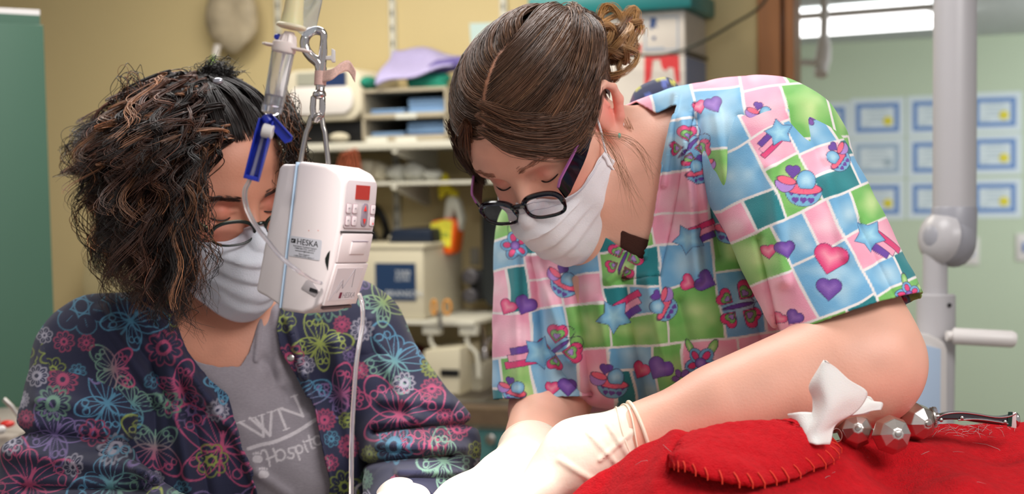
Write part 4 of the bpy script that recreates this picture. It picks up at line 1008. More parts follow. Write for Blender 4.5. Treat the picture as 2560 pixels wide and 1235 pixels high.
# sleeves
def sleeve(a, b, ra, rb, hem_o, hem_n, art, name, fl, lo, hi, box, cut_in):
    S = SDF(); S.cone(a, a+(b-a)*1.05, ra, rb, .02); S.post = folds([(a,b,c,d,e,g_*1.6) for a,b,c,d,e,g_ in fl])
    hn = unit(hem_n)
    def drop(X): return np.where((X-hem_o)@hn > 0, 1., np.where(cut_in(X), 1., -1.))
    X, Q = skinmesh(S, lo, hi, .0034, 3, box, drop); X = smooth_boundary(X, Q)
    return world_mesh(name, X, Q, M_scrub, top, col=colsR(art, X), solid=.0016)
sleeve(SL+np.array([-.004,.0,.0]), EL+np.array([.002,0,.0]), .0725, .0665, C(2110,812,1.32), np.array([.30,-.22,-.93]), artS, 'sleeve',
 [(1900,600,1960,860,12,-.004),(1930,420,1960,700,18,.004),(2060,400,2120,640,18,.003),(1990,300,2060,420,16,-.003),(2140,560,2230,740,14,-.003)],
 (.13,1.15,-.16), (.40,1.55,.2), (1780,200,2300,960), lambda X: (X[:,0] < .160))
sleeve(SR+np.array([-.01,0,.02]), ER, .066, .062, C(1360,996,1.58), np.array([.03,-.12,-1.]), artT, 'sleeve',
 [(1290,640,1300,980,12,.004),(1340,660,1370,980,14,-.004)], (-.1,1.45,-.3), (.16,1.8,.12), (1180,400,1520,1060), lambda X: X[:,2] < -9)
# brown undershirt and navy neckband
S = SDF(); bodyR(S, .004, head=False, arms=False); S.cone(neckR+np.array([0,-.012,-.03]), C(1640,600,1.56), .062, .075, .03)
def dropU(X):
    px, py = topx(X); return np.where((polyd(px, py, [(1552,572),(1575,583),(1650,608),(1660,700),(1552,700)]) < 0) & (X[:,1] < 1.62), -1., 1.)
X, Q = skinmesh(S, (.0,1.35,-.08), (.2,1.7,.06), .0034, 3, None, dropU); X = smooth_boundary(X, Q, 12)
world_mesh('undershirt', X, Q, mat('brown_jersey', (.26,.13,.09), .85, bump=.2, bscale=700), top, solid=.001)
S = SDF(); A_ = C(1585,262,1.66); B_ = C(1690,216,1.60)
mb = MB(); pts = [W(C(*q)) for q in ((1570,280,1.63),(1590,228,1.655),(1632,204,1.66),(1670,196,1.655),(1694,212,1.63),(1704,262,1.60))]
U = np.linspace(0, 1, 30); cp = spline(pts, 30); dn = unit(W(C(1660,330,1.60))-W(C(1650,230,1.62)))
V = []; 
for i in range(30):
    for j in range(8): V.append(cp[i]+dn*(.038*j/7)*math.sin(.5+2.2*U[i])*1.1+np.array([0,-.010*math.sin(math.pi*j/7),0]))
Vn = np.array(V); Qb = [(i*8+j, (i+1)*8+j, (i+1)*8+j+1, i*8+j+1) for i in range(29) for j in range(7)]
cb = np.repeat(np.array([[.10,.13,.26]]), len(Vn), 0); nn = vn(Vn, 120., 2); cb[nn > .25] = (.30,.36,.62); cb[nn < -.62] = (.70,.68,.25); cb[:40] = (.25,.10,.25)
mk('neckband', Vn, Qb, M_scrub, top, col=lin(cb), solid=.002)
# ---- mask
M_mask = mat('white_mask_fabric', (.94,.925,.94), .75, noise=.015, nscale=60, bump=.25, bscale=800, sss=.05)
def mask(R, c, m, parent, g=1., wid=.062, seed=0, pleat=.0035, back=0.):
    def q(X): return W(c+(np.asarray(X)*g)@R.T)
    bs = np.array([0,.12,.3,.5,.7,.85,1.]); yc = np.array([.096,.117,.122,.118,.112,.104,.082]); zc = np.array([-.025,-.034,-.050,-.072,-.094,-.118,-.138])
    ys = np.array([.040,.036,.034,.032,.030,.030,.030])-back; zs = np.array([-.026,-.034,-.044,-.054,-.064,-.076,-.090])
    na, nb = 61, 49; a = np.linspace(-1, 1, na); b = np.linspace(0, 1, nb); Ag, Bg = np.meshgrid(a, b, indexing='ij')
    f = lambda t: np.interp(Bg, bs, t)
    w = np.abs(Ag)**2.3; nose = np.exp(-(Ag/.20)**2)*np.exp(-(Bg/.22)**2)*.010
    y = f(yc)*(1-w)+f(ys)*w-.012*np.exp(-(Bg/.15)**2)*np.clip(np.abs(Ag)*3, 0, 1)*(1-w)+0*nose; z = f(zc)*(1-w)+f(zs)*w
    z = z+.010*np.exp(-(Ag/.25)**2)*np.exp(-(Bg/.10)**2)-.008*np.exp(-((np.abs(Ag)-.45)/.3)**2)*np.exp(-(Bg/.18)**2)
    x = Ag*wid*(1-.10*Bg*(1-w)+.06*np.sin(math.pi*Bg)*(1-w))
    for k, bb in enumerate((.30, .50, .70)):
        t = (Bg-bb-.05*np.sin(Ag*2+seed))/.05; y = y+pleat*np.where(t < 0, np.exp(-(t/2.2)**2), np.exp(-(t/.35)**2))*(1-w*.7)
    X = np.stack([x, y, z], -1).reshape(-1, 3); X = X+.0010*np.stack([vn(X, 70., k+seed) for k in range(3)], 1)
    HS = SDF(); head_sdf(HS, R, c, g, ear=False); Y_ = c+(X*g)@R.T      # lay the cloth on the face
    for _ in range(6):
        e = 5e-4; d = HS(Y_); gr = np.stack([HS(Y_+np.eye(3)[i]*e)-d for i in range(3)], 1)/e; gr /= np.linalg.norm(gr, axis=1)[:,None]+1e-9
        Y_ = Y_+gr*np.clip(.0026-d, 0, .02)[:,None]
    X = (Y_-c)@R/g
    Q = [(i*nb+j, (i+1)*nb+j, (i+1)*nb+j+1, i*nb+j+1) for i in range(na-1) for j in range(nb-1)]
    mo = mk('face_mask', q(X), Q, m, parent, solid=.0012)
    # seams: stitched edge band and side welds
    for bb in (.035, .075):
        i = int(bb*nb); pts = [q(X[k*nb+i]+[0,.0011,0]) for k in range(2, na-2)]
        MB().tube(pts, .00035, 5).build('stitching', mat('mask_seam', (.80,.79,.83), .8), mo)
    for s, k in ((-1, 1), (1, na-2)):
        pts = [q(X[k*nb+i]+[s*.001,.001,0]) for i in range(0, nb)]
        MB().tube(pts, .0011, 6).build('side_binding', m, mo)
    return mo, q, X.reshape(na, nb, 3)
def loops(mo, q, Xg, m, ears=(-1, 1)):
    for s in ears:
        k = 0 if s < 0 else -1; t_ = Xg[k, 1]; b_ = Xg[k, -2]
        pts = spline([q(t_), q(t_*.45+np.array([s*.0765,.004,.026])*.55+[s*.006,0,.003]), q([s*.083,.006,.034]), q([s*.0855,-.012,.040])], 16)
        MB().tube(pts, .0013, 8).build('ear_loop', m, mo)
        pts = spline([q(b_), q(b_*.45+np.array([s*.0835,-.012,-.036])*.55+[s*.004,0,0]), q([s*.083,-.012,-.036]), q([s*.082,-.024,-.028])], 14)
        MB().tube(pts, .0013, 8).build('ear_loop', m, mo)
mo, qR, XgR = mask(RR, RC, M_mask, rootR, RG, .076, 0, back=.016)
loops(mo, qR, XgR, M_mask)
# ---- glasses
def lens_mat():
    if 'lens_glass' in MC: return MC['lens_glass']
    m = bpy.data.materials.new('lens_glass'); m.use_nodes = True; nt = m.node_tree; nt.nodes.clear(); N = nt.nodes.new
    o = N('ShaderNodeOutputMaterial'); mx = N('ShaderNodeMixShader'); tr = N('ShaderNodeBsdfTransparent'); gl = N('ShaderNodeBsdfGlossy'); 
    tr.inputs[0].default_value = (.97,.95,.96,1); gl.inputs['Roughness'].default_value = .03; mx.inputs[0].default_value = .07
    nt.links.new(tr.outputs[0], mx.inputs[1]); nt.links.new(gl.outputs[0], mx.inputs[2]); nt.links.new(mx.outputs[0], o.inputs[0]); MC['lens_glass'] = m; return m
def glasses(R, c, parent, m, m2, w=.024, h=.014, dx=.032, y0=.106, z0=-.022, th=.0019, temple=.0055, pw=2.8, tz=.008, tilt=.0, g=1.):
    def q(x, y, z): return W(c+R@(np.array([x, y, z])*g))
    gl = thing('glasses', None, None, (0,0,0)); gl.parent = parent; gl.location = Vector((q(0, y0, z0)-wloc(parent)).tolist()); gl.name = 'glasses'
    M_lens = lens_mat()
    for s in (-1, 1):
        pts = []; ring = []
        for i in range(40):
            a = 2*math.pi*i/40; ca, sa = math.cos(a), math.sin(a); X = w*np.sign(ca)*abs(ca)**(2/pw); Z = h*np.sign(sa)*abs(sa)**(2/pw)
            ring.append((X, Z)); pts.append(q(s*dx+X, y0-(dx+X*s)*.09+.002-Z*tilt, z0+Z+ s*X*s*.04))
        MB().tube(pts, [th*(1.35 if p[1] > 0 else .85)*g for p in ring], 8, closed=True).build('rim', m, gl)
        MB().tube([p+(q(0,0,.0014)-q(0,0,0)) for p, r_ in zip(pts, ring) if r_[1] > h*.3][::1] if s else pts, th*.55*g, 6).build('rim_top_edge', m2, gl)
        cen = np.mean(pts, 0); V = [cen]+pts; Fc = [(0, 1+i, 1+(i+1) % 40) for i in range(40)]
        mk('lens', V, Fc, M_lens, gl)
        e0 = q(s*(dx+w)*1.02, y0-(dx+w)*.09-.002, z0+h*.55)
        tp = spline([e0, q(s*(dx+w+.008), y0-.020, z0+tz+.004), q(s*.0735, .050, z0+tz+.012), q(s*.0785, .008, z0+tz+.026), q(s*.080, -.012, z0+tz+.024)], 22)
        up = q(0,0,1)-q(0,0,0); up = unit(up); V = []; hh = np.interp(np.linspace(0,1,22), [0,.15,.5,1], [temple*.9, temple*1.15, temple, temple*.55])*g
        out = unit(q(1,0,0)-q(0,0,0))*s
        for i in range(22):
            for du, do in ((1,0),(1,1),(-1,1),(-1,0)): V.append(tp[i]+up*du*hh[i]+out*do*.0022*g)
        Fc = [(i*4+j, i*4+(j+1)%4, (i+1)*4+(j+1)%4, (i+1)*4+j) for i in range(21) for j in range(4)]+[(0,1,2,3),(84,85,86,87)]
        mk('temple', V, Fc, m, gl, smooth=False)
        V2 = []
        for i in range(22):
            for du, do in ((1.0,-.1),(1.0,1.1),(1.22,1.1),(1.22,-.1)): V2.append(tp[i]+up*du*hh[i]+out*do*.0022*g)
        mk('temple_edge', V2, Fc, m2, gl, smooth=False)
    MB().tube(spline([q(-dx+w*.93, y0+.0005, z0+h*.45), q(0, y0+.004, z0+h*.62), q(dx-w*.93, y0+.0005, z0+h*.45)], 12), th*1.3*g, 8).build('bridge', m, gl)
    return gl
M_gblack = mat('glossy_black_acetate', (.05,.03,.07), .12, coat=.5); M_gpur = mat('violet_acetate', (.62,.36,.58), .2)
glasses(RR, RC, rootR, M_gblack, M_gpur, w=.0245, h=.0145, z0=-.018, y0=.109, th=.0024, temple=.0086, tz=.010, tilt=.15, g=RG)
# earrings
def ballpart(name, c, r, m, parent): return MB().ball(W(c), r, 14).build(name, m, parent)
eL = lambda x, y, z: RC+RR@(np.array([x, y, z])*RG)
ballpart('earring_stud', eL(-.0835,-.004,-.029), (.0022,.0022,.0030), mat('turquoise_stone', (.42,.76,.68), .2), rootR)
o_ = eL(-.0865,-.016,-.019); mb = MB()
for k in range(5):
    a = k*1.2566; mb.ball(W(o_+RR@np.array([0, .0015*math.cos(a), .0015*math.sin(a)])), .0009, 8)
mb.build('earring_flower', mat('dark_violet_metal', (.25,.15,.35), .3), rootR)
# brows, lashes
def brow(R, c, parent, col, xs=(-1, 1), z=.026, n=110, y=.0835, seed=1, g=1., L=.007):
    if len(xs) == 2:
        for s in xs: brow(R, c, parent, col, (s,), z, n, y, seed+s, g, L)
        return
    rg = np.random.default_rng(seed+2); Pt = []
    for s in xs:
        for i in range(n):
            t = rg.random(); X = .012+.036*t; Z = z+.005*math.sin(t*2.4)-.003*t+rg.normal(0, .0014)*(1-.6*t); Y = y-.0105*(X/.04)**2
            p0 = np.array([s*X, Y, Z]); d = np.array([s*.9, -.30*t-.05, .25-.5*t]); K_ = [p0+d*L*k/3+[0,.0004,0] for k in range(4)]
            Pt.append([c+R@(np.asarray(k)*g) for k in K_])
    HS = SDF(); head_sdf(HS, R, c, g, ear=False); Pt = np.array(Pt); sh = Pt.shape; Pt = Pt.reshape(-1, 3); Pt = project(lambda p: HS(p)-.0007, Pt, 3).reshape(sh); Pt = W(Pt)
    return strands('eyebrow', Pt, np.full(len(Pt), .00032), np.repeat([col], len(Pt), 0)*rg.uniform(.8,1.3,(len(Pt),1)), M_hair, parent)
M_hair = mat('hair', (.2,.12,.08), .38, attr='Col', noise=.12, nscale=40)
M_hair.node_tree.nodes['Principled BSDF'].inputs['Specular IOR Level'].default_value = .6
brow(RR, RC, rootR, (.52,.34,.26), z=.024, n=70, y=.0855, g=RG)
def lashes(R, c, parent, g=1., z=-.0065):
    for s in (-1, 1):
        mb = MB(); pts = spline([c+R@(np.array([s*x, y, z_])*g) for x, y, z_ in ((.0175,.0735,z+.001),(.025,.0795,z-.001),(.033,.0805,z-.0015),(.041,.0765,z),(.047,.070,z+.003))], 12)
        mb.tube(W(pts), .0009*g, 6)
        mb.build('eyelashes', mat('lash_black', (.10,.06,.06), .6), parent)
lashes(RR, RC, rootR, RG)
# ---- hair of R: strands combed over the skull to a knot
HC, HR = np.array([0,-.014,.032]), np.array([.0795,.1005,.0915])
HRR = np.array([.087,.104,.090])
def scalp_z(y, tab): return np.interp(y, tab[0], tab[1])
def slerp2(a, m, b, t):
    def nz(v): return v/np.linalg.norm(v, axis=-1, keepdims=True)
    return nz(nz(a*(1-t)+m*t)*(1-t)+nz(m*(1-t)+b*t)*t)
def cap(R, c, tab, parent, name, col, off=.003, g=1., part=False):
    na, nb = 90, 60; V = []; idx = {}; 
    th = np.linspace(0, 2*math.pi, na, endpoint=False); ph = np.linspace(0, 1, nb); Vv = []
    for i in range(na):
        # find lowest latitude along this azimuth
        zz = np.linspace(1, -.95, 200); r = np.sqrt(1-zz*zz); y = np.cos(th[i])*r; ok = zz > scalp_z(y, tab); k = np.argmin(ok) if not ok.all() else 199
        for j in range(nb):
            z = 1-(1-zz[max(k-1,1)])*ph[j]**1.0; rr = math.sqrt(max(0, 1-z*z)); d = np.array([rr*math.sin(th[i]), rr*math.cos(th[i]), z])
            o = off*(1-ph[j]**8)+.0003; Vv.append(W(c+R@((HC+d*(HR+o))*g)))
    Fc = [(i*nb+j, ((i+1)%na)*nb+j, ((i+1)%na)*nb+j+1, i*nb+j+1) for i in range(na) for j in range(nb-1)]
    L_ = ((np.array(Vv)-W(c)) @ (W(R.T)-CAM).T)/g; dd = (L_-HC)/HR; dd /= np.linalg.norm(dd, axis=1)[:,None]
    cc = np.repeat(np.array(col)[None], len(Vv), 0); a_ = .40+1.35*np.linspace(0, 1, 60); u_ = np.linspace(0, 1, 60)
    if part:
        pc = np.stack([-.42*u_*u_, np.cos(a_), np.sin(a_)], 1); pc /= np.linalg.norm(pc, axis=1)[:,None]
        dm = np.sqrt(((dd[:,None]-pc[None])**2).sum(2)).min(1); w = np.clip(1.4-dm/.045, 0, 1)[:,None]; cc = cc*(1-w)+np.array([.66,.45,.34])*w
    return mk(name, Vv, Fc, mat('scalp_'+name, col, .6, noise=.2, nscale=60, attr='Col'), parent, col=lin(cc))
tabR = (np.array([-1,-.7,-.34,-.2,.0,.12,.22,.36,.52,.62,.72,.82,.93,1]), np.array([-.62,-.60,-.45,.04,.12,.08,-.16,-.32,-.34,-.22,.02,.24,.40,.47]))
def hairR():
    rg = np.random.default_rng(11); bun = unit([-.30,-.86,.42]); S_ = []; Rr = []; Cc = []
    N = 7000; K_ = 16; t = np.linspace(0, 1, K_)[:,None]
    lock = rg.integers(0, 260, N); lr = np.random.default_rng(5); lcol = lr.random(260); loff = lr.uniform(.001, .0085, 260)
    cnt = 0
    while cnt < N:
        li = cnt % 260; q = np.random.default_rng(li+100)
        # root: around hairline or along parting
        base = unit(q.normal(0, 1, 3)); 
        s0 = 0
        if q.random() < .40:
            u = q.random(); a_ = .40+1.35*u; base = np.array([-.42*u*u, math.cos(a_), math.sin(a_)]); s0 = q.choice([-1,1]); base[0] += s0*.045
        else:
            az = q.uniform(0, 2*math.pi); zl = -.6
            for z in np.linspace(.97, -.6, 60):
                y = math.cos(az)*math.sqrt(1-z*z)
                if z <= scalp_z(y, tabR): break
                zl = z
            zl = zl+q.random()**2*(.95-zl)*.8; rr = math.sqrt(max(0, 1-zl*zl)); base = np.array([rr*math.sin(az), rr*math.cos(az), zl])
        r0 = unit(base+rg.normal(0, .035, 3)*[.3 if s0 else 1, 1, 1])
        if r0[2] < scalp_z(r0[1], tabR)-.02: r0 = unit(base)
        s = s0 if s0 else (-1 if base[0] < 0 else 1)
        front = max(0, r0[1]); mid = unit(r0*.6+np.array([s*(.25+.55*front), .05-.1*front, .20-.35*front*(abs(r0[0]) < .5)]) + bun*.35+rg.normal(0, .03, 3))
        d = slerp2(r0[None], mid[None], unit(bun+rg.normal(0,.06,3))[None], t)
        zmin = scalp_z(d[:,1], tabR); d[:,2] = np.maximum(d[:,2], zmin+.02)
        o = .0015+loff[li]*np.sin(math.pi*np.clip(t[:,0], 0, 1))**.6+rg.uniform(0, .0025)+.0012*np.sin(t[:,0]*rg.uniform(4, 9)+rg.uniform(0, 6))
        L_ = (HC+d*(HR+(HRR-HR)*np.clip(np.sin(math.pi*np.clip(t*1.3+.02,0,1)),.0,1)**.5*np.clip((d[:,2:3]+.05)/.5,0,1)+o[:,None]+.020*np.clip(d@unit([-.80,-.55,.25]),0,1)[:,None]**2*np.clip((d[:,2:3]+.1)/.4,0,1)*np.sin(math.pi*t)**.5))*RG; S_.append(W(RC+L_@RR.T)); Rr.append(rg.uniform(.00022, .00045))
        b = .8+.4*lcol[li]; c0 = np.array([.37,.265,.20])*b*rg.uniform(.8, 1.2); 
        if rg.random() < .06: c0 = np.array([.62,.46,.33])
        Cc.append(c0); cnt += 1
    strands('hair', np.array(S_), np.array(Rr), np.array(Cc), M_hair, rootR)
    # messy knot with blond ends
    S_ = []; Rr = []; Cc = []; kb = RC+RR@((HC+bun*HR)*RG)
    kc = C(1525,120,kb[1]+.01)
    for i in range(900):
        q = np.random.default_rng(i//45+50); ax = unit(q.normal(0, 1, 3)); u = unit(np.cross(ax, [0,.3,1])); v = np.cross(ax, u); r = q.uniform(.012, .026); ph = q.uniform(0, 6.28)
        cc = kc+q.normal(0, .010, 3); th = np.linspace(0, q.uniform(3.5, 6.5), 18)[:,None]
        p = cc+r*(np.cos(th+ph)*u*q.uniform(.6,1.1)+np.sin(th+ph)*v)+np.linspace(0, q.normal(0,.01), 18)[:,None]*ax+rg.normal(0, .0016, 3)
        S_.append(W(p)); Rr.append(rg.uniform(.00025, .0005)); f_ = q.random(); Cc.append(np.array([.50,.36,.25])*(1-f_)+np.array([.82,.64,.42])*f_)
    # loops standing up: two blond ones and flyaways
    for (x0, y0, x1, y1, bow, n_) in ((1500,150,1560,8,-40,70),(1545,170,1548,15,45,70),(1500,60,1590,30,-20,30),(1400,40,1345,18,-10,26),(1560,150,1600,60,12,26),(1480,90,1560,20,-28,26)):
        for j in range(n_):
            q = np.random.default_rng(int(x0+y0+j)); a = rg.normal(0, 3, 2); T = np.linspace(0, 1, 18)
            xx = x0+(x1-x0)*np.sin(T*math.pi*.5*1.15)+bow*np.sin(T*math.pi)+a[0]*(1+T)+30*np.clip(T-.75, 0, 1)*np.sign(bow); yy = y0+(y1-y0)*np.sin(T*math.pi*.75)+a[1]
            S_.append(W(np.stack([(xx-1280)/F*1.52, np.full(18, 1.52)+.01*np.sin(T*3)+rg.normal(0,.002), (617.5-yy)/F*1.52], 1))); Rr.append(.00035); Cc.append(np.array([.80,.60,.36])*rg.uniform(.8,1.1))
    # wisps in front of the ear and at the nape
    for (P0, P1, P2, n_) in (((1500,335,1.40),(1540,400,1.41),(1600,520,1.45),26),((1475,330,1.39),(1580,360,1.42),(1640,470,1.48),16),((1560,300,1.48),(1600,380,1.5),(1620,470,1.5),24),((.070,.045,.075),(.076,.058,.035),(.068,.066,.002),110),((.076,.030,.070),(.083,.045,.025),(.074,.060,-.010),150),((.080,.010,.060),(.086,.030,.020),(.078,.052,-.012),150)):
        for j in range(n_):
            e = rg.normal(0, 1, (3,3))*[.004,.003,.004]; cv = (lambda v: C(*v)) if n_ < 50 else (lambda v: RC+RR@(np.array(v)*RG)); p = spline([cv(P0)+e[0]*.8, cv(P1)+e[1]*.8, cv(P2)+e[2]*(2 if n_ < 50 else .6)], 18); S_.append(W(p)); Rr.append(.00014 if n_ < 50 else .0004); Cc.append(np.array([.66,.50,.36] if n_ < 50 else [.30,.21,.16])*rg.uniform(.7,1.2))
    for (q0, q1, q2, q3, q4) in (((-.006,.080,.100),(-.034,.076,.064),(-.066,.048,.030),(-.083,.012,.036),(-.080,-.050,.060)), ((-.004,.088,.088),(-.026,.084,.056),(-.062,.058,.018),(-.082,.018,.026),(-.084,-.045,.050)), ((-.010,.070,.108),(-.044,.068,.070),(-.074,.036,.040),(-.086,.000,.046),(-.078,-.060,.070)),
                ((.010,.082,.098),(.040,.072,.062),(.070,.046,.020),(.080,.020,.020),(.082,-.030,.040))):
        for j in range(420):
            e = rg.normal(0, 1, 3)*[.002,.003,.0045]; w = rg.normal(0, .0014, (5, 3)); K5 = [np.array(a)*np.array([1.06,1.03,1.0])+e*(.4+.8*(i_ > 0))+w[i_] for i_, a in enumerate((q0,q1,q2,q3,q4))]
            S_.append(W(RC+(spline(K5, 18)*RG)@RR.T)); Rr.append(rg.uniform(.0002,.0004)); Cc.append(np.array([.42,.285,.20])*rg.uniform(.65,1.25))
    strands('hair_knot', np.array(S_), np.array(Rr), np.array(Cc), M_hair, rootR)
cap(RR, RC, tabR, rootR, 'hair_base', (.24,.155,.11), g=RG, part=True)
hairR()
# ---- gloves
M_glove = mat('latex_glove', (.93,.86,.78), .45, noise=.02, nscale=20, bump=.15, bscale=200, sss=.15)
def hand(S, wr, dirf, side, pn, g=1., curl=.5, sides=1):
    """wr wrist, dirf finger direction, side = towards the thumb, pn = palm normal"""
    d = unit(dirf); s = unit(np.asarray(side)-d*(d@np.asarray(side))); p = unit(np.cross(d, s)); p = p if p@pn > 0 else -p
    def q(a, b, c_=0): return wr+(d*a+s*b+p*c_)*g
    S.cone(q(0,0), q(.05,.0), .026*g, .034*g, .02, flat=(p, 1.7)); S.cone(q(.05,-.012), q(.075,-.014), .028*g, .026*g, .02, flat=(p, 1.9)); S.cone(q(.05,.015), q(.075,.018), .026*g, .022*g, .02, flat=(p, 1.9))
    for k, (b, ln, r) in enumerate(((.028,.070,.0085),(.009,.078,.0088),(-.010,.073,.0085),(-.028,.058,.0075))):
        a = q(.082, b); prev = a; ang = 0.; dd = d+s*(.12-.09*k)
        for j, fr in enumerate((.45,.30,.25)):
            ang += curl*(1.0 if j else .6); v = dd*math.cos(ang)+p*math.sin(ang); nx = prev+unit(v)*ln*fr*g; S.cone(prev, nx, r*g*(1-.08*j), r*g*(1-.08*(j+1)), .004); prev = nx
    a = q(.018, .022, .006); b_ = q(.048, .045, .016); c_ = q(.078, .048, .030); S.cone(a, b_, .014*g, .011*g, .012); S.cone(b_, c_, .0105*g, .009*g, .005)
def glove(parent, elbow, wr, palm, side, pn, t0, r0, r1, dirf, lo, hi, name='glove', curl=.5, wr_fold=()):
    S = SDF(); e = elbow+(wr-elbow)*t0; S.cone(e-(wr-elbow)*.02, wr, r0, r1, .02); S.cone(wr, palm, r1, .027, .02); hand(S, palm, dirf, side, pn, curl=curl)
    S.post = folds(list(wr_fold)) if wr_fold else None
    ax = unit(elbow-wr)
    X, Q = skinmesh(S, lo, hi, .0032, 2, None, lambda X: np.where((X-e)@ax > .001, 1., -1.)); X = smooth_boundary(X, Q)
    G = world_mesh(name, X, Q, M_glove, parent, solid=.0006)
    u = unit(np.cross(ax, [0,0,1.])); w_ = np.cross(ax, u); Ln = np.linalg.norm(elbow*(1-t0)+wr*t0-wr)
    for k, dz in enumerate((0., .007, .015)):
        pts = [W(e-ax*(dz+.003*math.sin(a*2+k)*(k > 0))+(r0+(r1-r0)*dz/Ln+.0004)*(math.cos(a)*u+math.sin(a)*w_)) for a in np.linspace(0, 2*math.pi, 48, endpoint=False)]
        MB().tube(pts, .0017 if k == 0 else .0008, 8, closed=True).build('rolled_cuff' if k == 0 else 'cuff_crease', M_glove, G)
    return G
glove(rootR, EL, WL_, C(1400,1190,1.25), np.array([-.2,.7,-.5]), np.array([0,-.2,-1]), .80, .0325, .0285, C(1240,1330,1.22)-C(1400,1190,1.25), (-.12,1.0,-.34), (.22,1.5,-.06), curl=.42,
 wr_fold=[(1520,1060,1600,1180,7,.0025),(1470,1080,1560,1180,6,.002),(1580,1080,1500,1150,6,.002),(1400,1150,1480,1200,8,.002)])
glove(rootR, ER, WR_, C(1262,1205,1.375), np.array([.9,.3,.0]), np.array([-.1,-.3,-1]), .70, .0350, .0325, C(1130,1330,1.30)-C(1262,1205,1.375), (-.20,1.15,-.36), (.08,1.55,-.08), curl=.3,
 wr_fold=[(1320,1110,1240,1200,10,.0015),(1360,1130,1320,1200,8,.002)])
# ---------------------------------------------------------------- woman in the navy jacket (L)
LG = .96
LR, LC = headpose((.06,-.34,.935), (-.76,-.62,-.17), 0, 0, (655,563,1.53), (0,.111,-.010), LG)
neckL = C(600,850,1.69)
TL, TR = C(880,858,1.68), C(238,905,1.62)      # her left (image right), her right (image left)
EL2, ER2 = C(1052,1125,1.60), C(150,1270,1.50)
HL2, HR2 = C(1020,1290,1.38), C(520,1420,1.28)
nL = unit(np.cross(unit(TL-TR), np.array([0,.1,1.])))
def bodyL(S, o=0., head=True, arms=True):
    if head:
        q = head_sdf(S, LR, LC, LG)
        S.cone(q(0,-.03,-.045), neckL, .050, .056, .03)
    S.cone(C(580,1010,1.74), C(610,1500,1.78), .160+o, .165+o, .05, flat=(nL, 1.4))
    S.cone(TL+np.array([-.02,0,0]), TR+np.array([.02,0,0]), .048+o, .048+o, .05)
    S.cone(neckL+np.array([0,.02,0]), TL+np.array([-.02,0,.0]), .046+o, .048+o, .05); S.cone(neckL+np.array([0,.02,0]), TR+np.array([.02,0,.0]), .046+o, .048+o, .05)
    S.cone(C(590,900,1.69), C(600,1010,1.66), .065+o, .07+o, .05)
    S.ell(C(430,1190,1.635), np.array([.085,.075,.085])+o, .05); S.ell(C(770,1180,1.645), np.array([.085,.075,.085])+o, .05)
    if arms:
        S.cone(TL, EL2, .048, .042, .03); S.cone(EL2, HL2, .040, .026, .02)
        S.cone(TR, ER2, .052, .045, .03); S.cone(ER2, HR2, .042, .027, .02)
    return S
rootL = thing('person', 'woman with dark curly hair, white mask and navy flowered jacket over a grey tee', 'person', W(C(600,1420,1.75)))
S = bodyL(SDF())
X, Q = skinmesh(S, (-.62,1.15,-.42), (-.0,1.98,.22), .0034, 2, (330,200,900,1000))
world_mesh('body', X, Q, M_skin, rootL, col=skin_col(X, LR, LC, (.82,.57,.47), (.84,.42,.36), LG))
# tee
M_tee = mat('heather_jersey', (.6,.6,.6), .9, noise=.09, nscale=260, bump=.2, bscale=900, attr='Col', stretch=(1,1,2.5))
artG = Art(380, 680, 960, 1320, (.60,.57,.60))
lt = (.83,.80,.82)
strokes(artG, [[(600,1056),(660,1092)],[(640,1048),(676,1090)],[(625,1045),(676,1090)],[(660,1092),(655,1038)],[(676,1090),(679,1030)]], 6, lt)
strokes(artG, [[(592,1058),(612,1052)],[(622,1048),(640,1043)],[(646,1040),(662,1036)],[(668,1032),(686,1028)]], 3, lt)
strokes(artG, [[(696,1024),(716,1074)],[(702,1022),(758,1042)],[(736,990),(758,1042)]], 6, lt); strokes(artG, [[(688,1026),(706,1020)],[(708,1077),(724,1071)],[(728,993),(744,988)]], 3, lt)
sw = [tuple(p) for p in spline([(622,1122),(655,1112),(690,1104),(740,1082),(790,1050)], 24)]
strokes(artG, [sw], 9, lt)
def sp(*p): return [tuple(q) for q in spline(p, 12)]
strokes(artG, [sp((655,1128),(664,1126),(672,1145),(676,1165)), sp((684,1122),(690,1138),(694,1154)), [(668,1148),(692,1138)]], 5, lt)
def oo(cx, cy, r): return [(cx+r*math.cos(a), cy+r*1.1*math.sin(a)) for a in np.linspace(0, 6.3, 16)]
strokes(artG, [oo(702,1138,12), sp((734,1120),(722,1122),(724,1132),(735,1135),(732,1146),(720,1144)), sp((738,1118),(744,1132),(750,1150)), oo(748,1124,9), sp((762,1112),(765,1122),(770,1130)), [(758,1104),(761,1106)], sp((772,1090),(776,1106),(780,1120),(788,1120)), [(766,1104),(784,1098)], oo(794,1102,10), [(800,1090),(808,1112)]], 4.5, lt)
for cx, cy in ((645,1148),(660,1186)):
    strokes(artG, [[(cx-4,cy),(cx+4,cy)]], 18, lt); strokes(artG, [[(cx-10+k*6,cy-14-2*(k in (1,2))),(cx-10+k*6,cy-13)] for k in range(4)], 5, lt)
def planar(A, X, k, base=(1280,617.5)):
    u = 1280+X[:,0]/k*F; v = 617.5-X[:,2]/k*F; d = (X[:,1]-k)/k; return u-(u-1280)*d, v-(v-617.5)*d
S = SDF(); bodyL(S, .004, head=False, arms=False); S.cone(neckL+np.array([0,0,.03]), C(595,930,1.68), .0640, .072, .03)
S.post = folds([(655,760,640,900,6,.003),(690,780,700,960,14,.004),(660,900,720,1000,14,-.003),(640,1180,720,1235,14,.003)])
neckT = [(380,700),(420,860),(500,905),(545,916),(600,915),(622,880),(642,820),(655,770),(662,700)]
